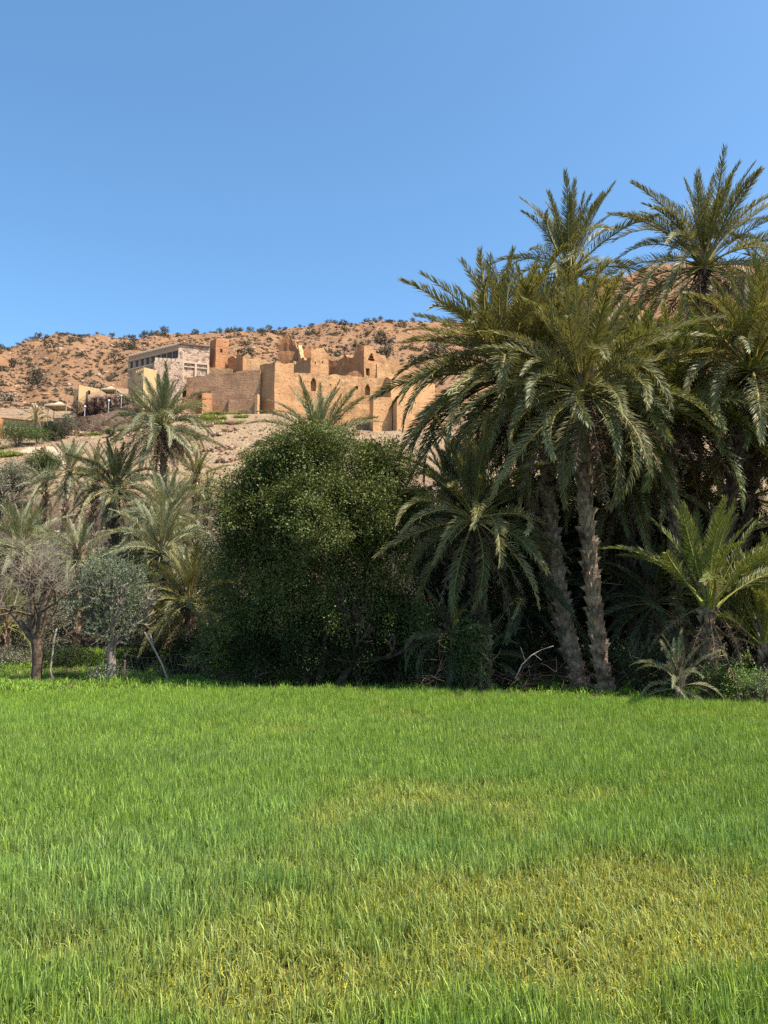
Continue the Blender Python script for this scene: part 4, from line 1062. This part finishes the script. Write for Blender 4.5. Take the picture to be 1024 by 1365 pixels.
for a, t, d, rx, sd, lab in ((345, 835, 27.6, 44, 61, 'added low dark filler foliage under the left side of the round tree'), (410, 822, 27.0, 46, 62, 'added low dark filler foliage under the middle of the round tree'), (478, 826, 27.0, 46, 63, 'added low dark filler foliage under the right side of the round tree'), (530, 815, 27.4, 40, 64, 'added dark filler foliage joining the round tree to the tangled green shrub')):
    bush('shrub', lab, a, t, d, rx, 0, 'bush_dark', n=420, per=24, leaf=.085, spread=.15, seed=sd)  # filler foliage added to give the tree its dark, shaded foot
bush('shrub', 'dark green shrub hiding the foot of the drooping palm', 622, 822, 25.6, 40, 0, 'bush_green', n=260, per=24, leaf=.085, spread=.15, seed=65)
# left middle ground
bush('shrub', 'grey brown twiggy shrub behind the slender palm', 62, 700, 44, 40, 0, 'bush_brown', n=260, per=20, leaf=.10, seed=20, twiggy=50, warm=.1)
bush('shrub', 'brown twiggy shrub right of the slender palm trunk', 110, 705, 43, 40, 0, 'bush_brown', n=260, per=20, leaf=.10, seed=21, twiggy=60, warm=.1)
bush('shrub', 'grey green loose shrub behind the olive tree', 115, 735, 38, 42, 0, 'bush_grey', n=380, per=22, leaf=.09, seed=22, lw=.35)
bush('shrub', 'grey shrub behind the bare tree at the left', 60, 790, 34, 42, 0, 'bush_grey', n=280, per=22, leaf=.08, seed=23, lw=.35, twiggy=30)
bush('shrub', 'dark green shrub at the left edge behind the bare tree', 8, 800, 36, 40, 0, 'bush_green', n=300, per=22, leaf=.1, seed=24)
bush('shrub', 'blue grey low shrub at the left edge of the grass strip', 20, 868, 32.5, 36, 0, 'bush_grey', n=160, per=22, leaf=.07, seed=25)
bush('shrub', 'low dark shrub behind the pale stake', 92, 862, 32, 40, 0, 'bush_dark', n=220, per=22, leaf=.08, seed=26)
bush('shrub', 'dark green shrub below the slender palm and the dark palm', 150, 720, 42, 40, 0, 'bush_dark', n=320, per=22, leaf=.11, seed=27)
bush('shrub', 'pale green shrub between the silvery pair and the round tree', 278, 700, 40, 34, 0, 'bush_grey', n=220, per=22, leaf=.1, seed=28)
bush('shrub', 'dusty shrub behind the lower silvery palm', 185, 760, 40, 45, 0, 'bush_dark', n=300, per=22, leaf=.1, seed=29)
bush('shrub', 'low dusty shrub at the left edge above the grey palm', 10, 690, 50, 36, 0, 'bush_grey', n=200, per=22, leaf=.1, seed=30)
bush('shrub', 'added dark filler shrub under the lower silvery palm', 238, 775, 36, 40, 0, 'bush_dark', n=380, per=24, leaf=.12, seed=71)  # dark filler added to deepen the shade among the left palms
bush('shrub', 'added dark filler shrub between the dark blue green palm and the upper silvery palm', 182, 692, 46, 38, 0, 'bush_dark', n=380, per=24, leaf=.13, seed=72)
bush('shrub', 'dark green shrub left of the olive tree top', 88, 745, 41, 36, 0, 'bush_green', n=380, per=24, leaf=.12, seed=73)
bush('shrub', 'dark green shrub right of the upper silvery palm', 290, 745, 38, 34, 0, 'bush_dark', n=340, per=24, leaf=.12, seed=74)
# trees on the lower slope
def slope_tree(label, px, py_top, d, rx, mat, seed, n=240, leaf=.16, trunk_h=.35):
    x0 = PX(px, 620, d); z0 = TZ(x0, d); k = d / F; R = rx * k; h = PZ(py_top, d) - z0
    e = empty('argan_tree', (x0, d, z0)); tag(e, label, 'tree', 'trees on the lower slope')
    rnd = random.Random(seed); segs = []
    for j in range(3):
        a = j * 2.1 + rnd.random(); branch((0, 0, -.2), (math.cos(a) * .4, math.sin(a) * .4, 1), h * .4, h * .035, 2, segs, .5, rnd, .1)
    V, Fq = tubes(segs, 5); obj('trunk', npmesh('trunk', V, [Fq], M['oldwood'], smooth=True), e)
    B = [(0, 0, h * .62, R * .8, R * .8, h * .36)]
    for j in range(6):
        a = rnd.uniform(0, 6.28); q = rnd.uniform(.35, .62); B.append((math.cos(a) * R * q, math.sin(a) * R * q, h * rnd.uniform(.42, .75), R * rnd.uniform(.32, .5), R * .42, h * rnd.uniform(.18, .26)))
    obj('crown', crown_mesh('crown', B, n, 24, R * .07 + .06, leaf, leaf * .5, M[mat], (.5, 1.03), zmin=h * .12, warm=.15), e)
slope_tree('wide dark green tree below the pale low building', 22, 562, 108, 38, 'bush_green', 1, 420)
slope_tree('rounded tree right of the wide dark one under the pale building', 48, 570, 112, 20, 'bush_green', 2, 200)
slope_tree('small dark tree at the left foot of the stone retaining wall', 73, 565, 117, 15, 'bush_dark', 3, 160)
slope_tree('round bright green bush tree in front of the pale path', 55, 600, 86, 28, 'bush_green', 4, 420)
slope_tree('grey green tree at the left edge below the pale path', 22, 615, 74, 32, 'bush_grey', 5, 380)
slope_tree('dusty tree at the left edge above the bare tree', -4, 628, 68, 26, 'bush_grey', 6, 260)
slope_tree('small dark bush on the bare slope beside the weedy bank', 324, 548, 141, 8, 'bush_grey', 7, 80)
slope_tree('low dark green bush at the foot of the retaining wall', 146, 571, 123, 8, 'bush_green', 8, 70)
slope_tree('pale green shrub in front of the pyramid canopy', 92, 548, 124, 14, 'bush_grey', 9, 110)
slope_tree('dark shrub left of the pyramid canopy', 62, 560, 123, 10, 'bush_dark', 10, 90)
# purple hedge over the wall
def hedge():
    pts_ = [(103, 128.3, 558, 535), (112, 128.3, 557, 532), (122, 128.4, 556, 529), (131, 128.6, 554, 527), (140, 128.9, 552, 528), (149, 129.4, 549, 525), (158, 130.3, 545, 526), (167, 132.0, 541, 525), (176, 134.2, 538, 525)]
    x0 = PX(140, 545, 129); z0 = PZ(553, 129)
    e = empty('hedge', (x0, 129, z0)); tag(e, 'long dark purple flowering hedge along the top of the stone retaining wall', 'hedge')
    B = []
    for a, d, b, t in pts_:
        zb, zt = PZ(b, d), PZ(t, d); B.append((PX(a, 540, d) - x0, d - 129, (zb + zt) / 2 - z0, 1.05, .7, (zt - zb) * .56)); B.append((PX(a + 4, 540, d) - x0, d - 129 - .1, zb - z0 + .5, .8, .6, .6))
    obj('foliage', crown_mesh('foliage', B, 1300, 30, .15, .10, .075, M['purple'], (.4, 1.0)), e)
hedge()
for a, d, t, r, lab in ((148, 131.5, 522, 12, 'brownish climbing shrub above the purple hedge'), (112, 131, 530, 10, 'dull green shrub at the left end of the purple hedge'), (172, 133.5, 523, 10, 'olive green climber where the purple hedge meets the yellow tower')):
    bush('shrub', lab, a, t, d, r, 0, 'bush_brown' if a == 148 else 'bush_green', n=120, per=20, leaf=.15, spread=.2)
# pomegranate-like suckers etc: sticks
def stick(name, label, cat, pts, r0, r1, mat, forks=()):
    pts = [Vector(p) for p in pts]; e0 = pts[0].copy()
    mb = MB(); n = len(pts); mb.tube([p - e0 for p in pts], [lerp(r0, r1, i / (n - 1)) for i in range(n)], 6)
    for f in forks: mb.tube([Vector(p) - e0 for p in f], [r1, r1 * .6], 5)
    o = mb.build(name, M[mat], None, True); o.location = e0; tag(o, label, cat)
    return o
def PP(px, py, d): return tuple(P(px, py, d))
stick('stake', 'pale crooked stake standing right of the bare tree', 'stake', [PP(70, 908, 28), PP(67, 893, 28), PP(70, 872, 28), PP(72, 852, 28), PP(76, 838, 28)], .045, .03, 'stick')
stick('dead_branch', 'pale bent branch leaning among the dark brush left of the leaning trunks', 'branch', [PP(687, 905, 24.6), PP(696, 886, 24.7), PP(708, 874, 24.8), PP(722, 866, 25), PP(738, 861, 25)], .024, .01, 'stick', [[PP(700, 881, 24.7), PP(694, 862, 24.9)], [PP(712, 872, 24.8), PP(722, 880, 24.6)]])
stick('dead_branch', 'thin pale branch lying across the dark undergrowth right of the thick trunk', 'branch', [PP(796, 776, 28), PP(815, 778, 28), PP(834, 780, 28)], .02, .012, 'stick')
# fence
def fence():
    D = 27.6; e = empty('wire_fence', (PX(225, 910, D), D, 0)); tag(e, 'sagging wire fence with a leaning forked post right of the olive tree', 'fence')
    o0 = e.location
    mb = MB(); pp = [Vector(PP(228, 918, D)), Vector(PP(216, 885, D)), Vector(PP(204, 862, D)), Vector(PP(193, 843, D))]
    mb.tube([p - o0 for p in pp], [.04, .038, .034, .03], 7); mb.tube([pp[2] - o0, Vector(PP(200, 842, D)) - o0], [.03, .022], 6); mb.build('post', M['stick'], e, True)
    for px, h in ((165, 880), (292, 872), (345, 868), (380, 872), (430, 876), (552, 866)):
        if px > 300: continue
        b = Vector((PX(px, 905, D + .3), D + .3, -.1)); mb = MB(); mb.tube([b - o0, Vector(PP(px + 2, h, D + .3)) - o0], [.045, .035], 6); mb.build('post', M['oldwood'], e, True)
    segs = []
    xa, xb = PX(165, 890, D + .2) - o0.x, PX(330, 890, D + .2) - o0.x
    def sag(t, hh): return hh - .16 * math.sin(math.pi * ((t * 2.3) % 1)) * (hh / 1.2)
    N = 22
    for hh in (1.0, .45):
        for i in range(N):
            t0, t1 = i / N, (i + 1) / N; segs.append(((lerp(xa, xb, t0), .2, sag(t0, hh)), (lerp(xa, xb, t1), .2, sag(t1, hh)), .004, .004))
    for i in range(N):
        t0, t1 = i / N, (i + 1.4) / N
        segs.append(((lerp(xa, xb, t0), .2, .02), (lerp(xa, xb, t1), .2, sag(t1, 1.0)), .003, .003)); segs.append(((lerp(xa, xb, t1), .2, .02), (lerp(xa, xb, t0), .2, sag(t0, 1.0)), .003, .003))
    V, Fq = tubes(segs, 3); obj('wire_mesh', npmesh('wire_mesh', V, [Fq], M['wire']), e)
fence()
# heap of brushwood along the grove edge
def brush():
    rnd = random.Random(3); segs = []
    for _ in range(190):
        px = rnd.uniform(545, 850) if rnd.random() < .7 else rnd.uniform(250, 560); d = rnd.uniform(24.6, 26.8) if px > 560 else rnd.uniform(26.5, 28)
        p = Vector((PX(px, 890, d), d, rnd.uniform(0, .5)))
        branch(p, (rnd.gauss(0, 1), rnd.gauss(0, .5), rnd.uniform(-.05, .7)), rnd.uniform(.4, 1.2), rnd.uniform(.006, .015), 1, segs, .4, rnd, -.05)
    V, Fq = tubes(segs, 4); tag(obj('brushwood', npmesh('brushwood', V, [Fq], M['bark_dark'])), 'heap of dead brushwood along the foot of the grove', 'brushwood', kind='stuff')
brush()

# ------------------------------------------------------------------ hill shrubs
def shrub_variants():
    out = []
    for k in range(8):
        B = [(0, 0, .35, .5, .5, .36)]
        rr = random.Random(k)
        for j in range(4):
            a = rr.uniform(0, 6.28); B.append((math.cos(a) * .36, math.sin(a) * .36, rr.uniform(.22, .5), .26, .26, .2))
        V, Fq, C = None, None, None
        p, o_, tone = crown_points(B, 46, 9, .06, (.5, 1.05), .25); kk = p[:, 2] > -.05; p, o_, tone = p[kk], o_[kk], tone[kk]
        V, Fq = leaves(p, .15, .09, .5, o_); C = leaf_cols(tone, len(p), .12)
        segs = [((0, 0, -.25), (.03, .02, .2), .035, .03), ((.03, .02, .2), (.2, .05, .4), .025, .015), ((.03, .02, .2), (-.18, -.08, .42), .025, .015)]
        if k >= 5:                                       # small trees of the crest: visible stem
            V[:, 2] += .32; segs = [((0, 0, -.25), (.02, 0, .4), .045, .035), ((.02, 0, .4), (.22, .05, .7), .025, .015), ((.02, 0, .4), (-.2, .03, .72), .025, .015)]
        V2, F2 = tubes(segs, 4); F2 = F2 + len(V)
        out.append(npmesh('hill_shrub', np.concatenate([V, V2]), [Fq, F2], M['shrub'], np.concatenate([C, np.full((len(V2), 3), .7)])))
    return out
SV = shrub_variants()
def where(px):
    for lim, t in ((62, 'at the far left end of the hill'), (165, 'above the yellow building'), (280, 'above the long hotel'), (370, 'right of the square adobe tower'), (490, 'above the upper ruins'), (700, 'right of the upper ruins')):
        if px < lim: return t
    return 'behind the tall palm crowns'
def place_shrub(x, y, s, k, label, group, h=1.0):
    o = obj('hill_shrub', SV[k]); o.location = (x, y, TZ(x, y) - .1 * s); o.rotation_euler = (0, 0, random.uniform(0, 6.28)); o.scale = (s, s, s * h)
    tag(o, label, 'shrub', group)
random.seed(5)
taken = []
def free(x, y, r):
    for a, b, c in taken:
        if (x - a) ** 2 + (y - b) ** 2 < (r + c) ** 2 * .5: return False
    taken.append((x, y, r)); return True
cnt = 0
# crest line trees
px = 2.0
while px < 640:
    d = CREST + random.uniform(-9, 3); s = random.choice([1.8, 2.2, 2.6, 3, 3.6, 4.6]) * random.uniform(.75, 1.15)
    x = PX(px, 440, d)
    place_shrub(x, d, s, random.randint(4, 7), ('tall' if s > 3.5 else 'mid sized' if s > 2.5 else 'small') + ' dark tree on the hill crest ' + where(px), 'trees along the hill crest', random.uniform(.8, 1.1)); cnt += 1
    px += random.choice([4, 6, 8, 12, 16, 20]) * random.uniform(.7, 1.2)
    if 500 < px: px += 4
tries = 0
while cnt < 296 and tries < 6000:
    tries += 1
    px = random.uniform(-5, 600) if random.random() < .93 else random.uniform(820, 1030); d = random.uniform(190, 415)
    x = PX(px, 470, d)
    right = px > 250
    den = .35 + .9 * float(vnoise(x / 30., d / 45., 91)) + (.35 if right else 0)
    if random.random() > den * .8: continue
    s = random.choice([1.9, 2.2, 2.5, 2.8, 3.4, 4.4, 5.8, 6.6]) * random.uniform(.8, 1.1) * (.75 if d < 250 else 1)
    if not free(x, d, s * .8): continue
    place_shrub(x, d, s, random.randint(0, 5), ('large' if s > 3.2 else 'mid sized' if s > 2.3 else 'small') + ' grey shrub ' + ('high on' if d > 345 else 'halfway up' if d > 265 else 'low on') + ' the slope ' + where(px), 'shrubs on the stony hillside', random.uniform(.6, .85)); cnt += 1
# ------------------------------------------------------------------ instanced ground cover
def instancer(name, pts, rots, scales, var, tints, templates, kind='stuff', label=None, cat=None):
    coll = bpy.data.collections.new(name + '_kinds')
    for i, me in enumerate(templates):
        o = bpy.data.objects.new(f'{name}_{i:02d}', me); coll.objects.link(o)
    me = bpy.data.meshes.new(name); n = len(pts)
    me.vertices.add(n); me.vertices.foreach_set('co', np.asarray(pts, np.float32).ravel())
    for nm, typ, data, key in (('rot', 'FLOAT_VECTOR', rots, 'vector'), ('scl', 'FLOAT_VECTOR', scales, 'vector'), ('var', 'INT', var, 'value')):
        a = me.attributes.new(nm, typ, 'POINT'); a.data.foreach_set(key, np.asarray(data, np.int32 if typ == 'INT' else np.float32).ravel())
    a = me.attributes.new('tint', 'FLOAT_COLOR', 'POINT'); c = np.ones((n, 4), np.float32); c[:, :3] = tints; a.data.foreach_set('color', c.ravel())
    o = obj(name, me); tag(o, label, cat, kind=kind)
    ng = bpy.data.node_groups.new(name, 'GeometryNodeTree')
    ng.interface.new_socket('Geometry', in_out='INPUT', socket_type='NodeSocketGeometry'); ng.interface.new_socket('Geometry', in_out='OUTPUT', socket_type='NodeSocketGeometry')
    N, Lk = ng.nodes, ng.links
    gi = N.new('NodeGroupInput'); go = N.new('NodeGroupOutput'); iop = N.new('GeometryNodeInstanceOnPoints'); ci = N.new('GeometryNodeCollectionInfo')
    ci.inputs['Collection'].default_value = coll; ci.inputs['Separate Children'].default_value = True; ci.inputs['Reset Children'].default_value = True
    def attr(nm, typ):
        q = N.new('GeometryNodeInputNamedAttribute'); q.data_type = typ; q.inputs['Name'].default_value = nm; return q.outputs['Attribute']
    e2r = N.new('FunctionNodeEulerToRotation'); Lk.new(attr('rot', 'FLOAT_VECTOR'), e2r.inputs[0])
    Lk.new(gi.outputs[0], iop.inputs['Points']); Lk.new(ci.outputs[0], iop.inputs['Instance']); iop.inputs['Pick Instance'].default_value = True
    Lk.new(attr('var', 'INT'), iop.inputs['Instance Index']); Lk.new(e2r.outputs[0], iop.inputs['Rotation']); Lk.new(attr('scl', 'FLOAT_VECTOR'), iop.inputs['Scale'])
    Lk.new(iop.outputs[0], go.inputs[0])
    md = o.modifiers.new('scatter', 'NODES'); md.node_group = ng
    return o
# rocks
def rock_mesh(seed):
    import bmesh
    bm = bmesh.new(); bmesh.ops.create_icosphere(bm, subdivisions=1, radius=1)
    for v in bm.verts: v.co = v.co * (1 + .45 * noise.noise(v.co * 1.3 + Vector((seed * 7, 0, 0)))); v.co.z *= .65
    me = bpy.data.meshes.new('rock'); bm.to_mesh(me); bm.free(); me.materials.append(M['rock']); return me
n = 12000
py_ = np.concatenate([rng.uniform(66, 160, 3600), rng.uniform(175, 415, n - 3600)]); ux = rng.uniform(-.62, .62, n); X = ux * py_
keepm = (vnoise(X / 9, py_ / 9, 55) > .42); X, py_ = X[keepm], py_[keepm]; n = len(X)
sc = np.minimum(rng.gamma(1.6, .14, n), .55) * np.where(py_ > 170, 2.0, .55) + .08
Z = terrain(X, py_)
instancer('rocks', np.stack([X, py_, Z], -1), np.stack([rng.uniform(-.4, .4, n), rng.uniform(-.4, .4, n), rng.uniform(0, 6.28, n)], -1), np.stack([sc * rng.uniform(.8, 1.5, n), sc, sc * rng.uniform(.7, 1.2, n)], -1), rng.integers(0, 5, n), np.ones((n, 3)), [rock_mesh(i) for i in range(5)])
# low dry stone terrace lines on the bare slope
tp = []
for (a, b, c, d2) in ((256, 566, 285, 569), (252, 590, 320, 574), (272, 604, 316, 598), (285, 560, 312, 568), (235, 605, 262, 600), (20, 640, 60, 600), (150, 590, 178, 580), (82, 580, 120, 580), (290, 620, 330, 610)):
    t = rng.uniform(0, 1, 70); h_ = ground_hits(a + (c - a) * t + rng.normal(0, .6, 70), b + (d2 - b) * t + rng.normal(0, .7, 70), 60, 160)
    h_[:, 2] += rng.uniform(0, .4, 70); tp += list(h_)
n = len(tp); sc = rng.uniform(.14, .38, n)
instancer('terrace_stones', tp, rng.uniform(0, 6, (n, 3)), np.stack([sc * 1.3, sc, sc], -1), rng.integers(0, 5, n), np.ones((n, 3)), [rock_mesh(i + 9) for i in range(5)])
# low scrub tufts on hill and slope (too many to count)
n = 8200
py_ = np.concatenate([rng.uniform(66, 150, 900), rng.uniform(178, 420, n - 900)]); ux = rng.uniform(-.62, .62, n); X = ux * py_
keepm = (vnoise(X / 16, py_ / 22, 65) > .40); X, py_ = X[keepm], py_[keepm]; n = len(X)
sc = rng.uniform(.4, 1.25, n) * np.where(py_ > 170, 1.1, .5)
instancer('scrub', np.stack([X, py_, terrain(X, py_)], -1), np.stack([0 * X, 0 * X, rng.uniform(0, 6.28, n)], -1), np.stack([sc, sc, sc * .7], -1), rng.integers(0, 5, n), np.ones((n, 3)), SV[:5])

# grass
def blade_clump(seed, nb, hmin, hmax, rad, width, bendy, tipc, kinds, segs=4):
    """kinds: list of (weight, base rgb multipliers)"""
    rg = np.random.default_rng(seed); V = []; F4 = []; F3 = []; C = []
    ws = np.array([k[0] for k in kinds], float); ws /= ws.sum()
    for _ in range(nb):
        k = kinds[rg.choice(len(kinds), p=ws)]
        a = rg.uniform(0, 6.283); r = rad * math.sqrt(rg.uniform()); p = np.array([r * math.cos(a), r * math.sin(a), 0.0])
        h = rg.uniform(hmin, hmax) * k[2]; az = rg.uniform(0, 6.283); lean = abs(rg.normal(0, .09)) * k[3]; bend = max(0, rg.normal(bendy, .4)) * k[3]
        dh = np.array([math.cos(az), math.sin(az), 0]); fa = az + math.pi / 2 + rg.normal(0, .5); sd = np.array([math.cos(fa), math.sin(fa), 0])
        w_ = width * rg.uniform(.7, 1.25); b0 = len(V); th = lean
        kink = rg.random() < .28 * k[3]; bt = rg.uniform(.45, 1.5)  # wide tone spread per blade paints in lit and dark blades
        for i in range(segs + 1):
            s = i / segs
            ww = w_ * (.75 + .25 * min(1, s * 3)) * (1 - s ** 2.5) if i < segs else 0
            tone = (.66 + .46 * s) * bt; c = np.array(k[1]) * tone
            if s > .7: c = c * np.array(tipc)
            if i < segs:
                V += [p + sd * ww / 2, p - sd * ww / 2]; C += [c, c]
            else: V.append(p.copy()); C.append(c)
            if i < segs:
                th2 = th + bend * (1.9 * s * s + .1) * (2.2 if kink and s > .45 else 1)
                d = dh * math.sin(th2) + np.array([0, 0, math.cos(th2)])
                p = p + d * h / segs
            if 0 < i < segs: q = b0 + 2 * (i - 1); F4.append((q, q + 1, q + 3, q + 2))
        q = b0 + 2 * (segs - 1); F3.append((q, q + 1, q + 2))
    return V, F4, F3, C
def clump_mesh(name, mat, *a, **k):
    V, F4, F3, C = blade_clump(*a, **k)
    return npmesh(name, np.array(V), [np.array(F4), np.array(F3)], M[mat], np.array(C))
G = (1, 1, 1); BG = (.82, .95, 1.25); LG = (1.5, 1.35, 1.1); YE = (1.75, 1.5, .8); BR = (1.75, 1.2, .7)  # LG is light green, brightened to paint pale highlights on blades
green = [(6, G, 1, 1), (2, BG, 1.05, .9), (2.2, LG, 1, 1.2), (.25, YE, .8, 1.6)]
mixed = [(5, G, .95, 1.3), (2, BG, 1.1, 1), (2.4, LG, .9, 1.8), (1.5, YE, .8, 2.2), (.6, BR, .6, 2.2)]
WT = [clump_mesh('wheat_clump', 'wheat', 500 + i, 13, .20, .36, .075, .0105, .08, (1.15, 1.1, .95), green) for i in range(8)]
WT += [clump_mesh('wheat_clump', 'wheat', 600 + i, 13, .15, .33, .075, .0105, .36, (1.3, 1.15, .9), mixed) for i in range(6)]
def edge_y(x):
    px = CX + x / 22.0 * F
    return np.interp(px, [-400, 0, 250, 460, 700, 860, 1024, 1400], [23.6, 23.6, 24.2, 24.4, 22.9, 22.0, 21.0, 20.0])
def wheat():
    n = 92000
    v = rng.uniform(0, 1, n); y = 2.2 + (25.5 - 2.2) * v ** .72
    x = rng.uniform(-1, 1, n) * (y * .62 + 2.5)
    ok = (y < edge_y(x) + rng.normal(0, .08, n)); x, y = x[ok], y[ok]; n = len(x)
    # ailing patch in the front middle and right
    w1 = fbm(x / 3.2, y / 2.4, 4, 71); w2 = fbm(x / .9, y / .7, 3, 72)
    m = np.exp(-(((x - 2.2) / 4.4) ** 2 + ((y - 7.9) / 2.4) ** 2)) + .6 * np.exp(-(((x + 1.0) / 1.2) ** 2 + ((y - 6.3) / .8) ** 2)) + .35 * np.exp(-(((x - 1.0) / 1.5) ** 2 + ((y - 11) / 1.3) ** 2))
    ail = np.clip(1.5 * m - .5 + 1.1 * w1 + .8 * w2, 0, 1)
    ail = np.maximum(ail, np.clip(.9 * fbm(x / 2.2 + 7, y / 1.6, 4, 73) - .25, 0, .45))
    blue = np.clip(1.6 * fbm(x / 3.5 + 3, y / 1.8, 3, 74) + .05 + .8 * np.exp(-(((x + 2.0) / 2.0) ** 2 + ((y - 7.4) / 1.0) ** 2)) + .5 * np.exp(-(((x - 4.5) / 1.6) ** 2 + ((y - 9.6) / 1.2) ** 2)), 0, 1)
    blue = blue * (1 - .6 * np.clip((y - 14) / 6, 0, 1))
    sick = rng.uniform(0, 1, n) < ail
    var = np.where(sick, rng.integers(8, 14, n), rng.integers(0, 8, n))
    base = np.array([.185, .285, .06]); bl = np.array([.19, .30, .10]); ye = np.array([.31, .33, .088]); far = np.array([.185, .295, .046])
    f = np.clip((y - 15) / 7, 0, 1)[:, None]
    c = base * (1 - f) + far * f
    c = c * (1 - blue[:, None] * .5) + bl * blue[:, None] * .5
    c = c * (1 - ail[:, None] * .8) + ye * ail[:, None] * .8
    c = c * rng.uniform(.85, 1.15, (n, 1)) * (1 + .12 * fbm(x / 1.3, y / 1.1, 3, 75))[:, None]
    hs = (1 - .28 * ail) * (1 + .16 * fbm(x / 2.6, y / 2.0, 3, 76)) * rng.uniform(.85, 1.15, n)
    hs = hs * (1 + .12 * blue)
    sc = np.stack([np.ones(n) * rng.uniform(.9, 1.25, n), np.ones(n), hs], -1)
    rot = np.stack([rng.normal(0, .07, n), rng.normal(0, .07, n), rng.uniform(0, 6.28, n)], -1)
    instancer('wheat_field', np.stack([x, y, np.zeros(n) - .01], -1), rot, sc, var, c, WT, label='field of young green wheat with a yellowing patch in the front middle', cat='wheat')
wheat()
# short grass strip at the left and weeds under the trees
GT = [clump_mesh('grass_clump', 'wheat', 700 + i, 16, .07, .20, .10, .016, .7, (1.1, 1.1, .9), [(5, G, 1, 1.4), (2, LG, 1, 1.4), (1, BG, 1, 1)], segs=3) for i in range(5)]
n = 15000
y = rng.uniform(20, 36, n); x = rng.uniform(-26, 20, n)
ok = (y > edge_y(x) - .2) & ((x < -5.5) | (rng.uniform(0, 1, n) < .55)); x, y = x[ok], y[ok]; n = len(x)
mottled = (fbm(x / 2., y / 2., 3, 81)[:, None] * .25 + 1) * rng.uniform(.8, 1.2, (n, 1))  # random clump tone in soft patches
sc = rng.uniform(.7, 1.5, n) * (1 + .4 * fbm(x / 1.2, y / 1.2, 2, 83))
instancer('grass', np.stack([x, y, terrain(x, y)], -1), np.stack([0 * x, 0 * x, rng.uniform(0, 6.28, n)], -1), np.stack([sc, sc, sc], -1), rng.integers(0, 5, n), np.array([.20, .32, .04]) * mottled, GT, label='short green grass between the wheat and the trees', cat='grass')
# weedy green banks on the slope
pts_ = []
for (x0, x1, y0, y1, m_) in ((272, 325, 537, 552, 900), (100, 142, 566, 582, 450), (280, 300, 546, 560, 200), (150, 170, 568, 576, 120), (0, 30, 598, 612, 200), (15, 60, 690, 720, 300)):
    h_ = ground_hits(rng.uniform(x0, x1, m_), rng.uniform(y0, y1, m_), 45, 160)
    pts_ += list(h_[vnoise(h_[:, 0] / 2.5, h_[:, 1] / 2.5, 87) > .35])
hx = rng.uniform(PX(270, 540, 137), PX(330, 540, 137), 4500); hy = rng.uniform(131.5, 142.8, 4500)
kk = (vnoise(hx / 2.0, hy / 2.0, 88) + .12 * (hy - 137) / 5 > .42); pts_ += list(np.stack([hx[kk], hy[kk], terrain(hx[kk], hy[kk])], -1))
n = len(pts_); sc = rng.uniform(2.0, 4.2, n)
instancer('bank_weeds', pts_, np.stack([np.zeros(n), np.zeros(n), rng.uniform(0, 6.28, n)], -1), np.stack([sc, sc, sc * .8], -1), rng.integers(0, 5, n), np.array([.20, .235, .045]) * rng.uniform(.8, 1.2, (n, 1)), GT, label='yellow green weeds on the bank below the long rampart', cat='weeds')
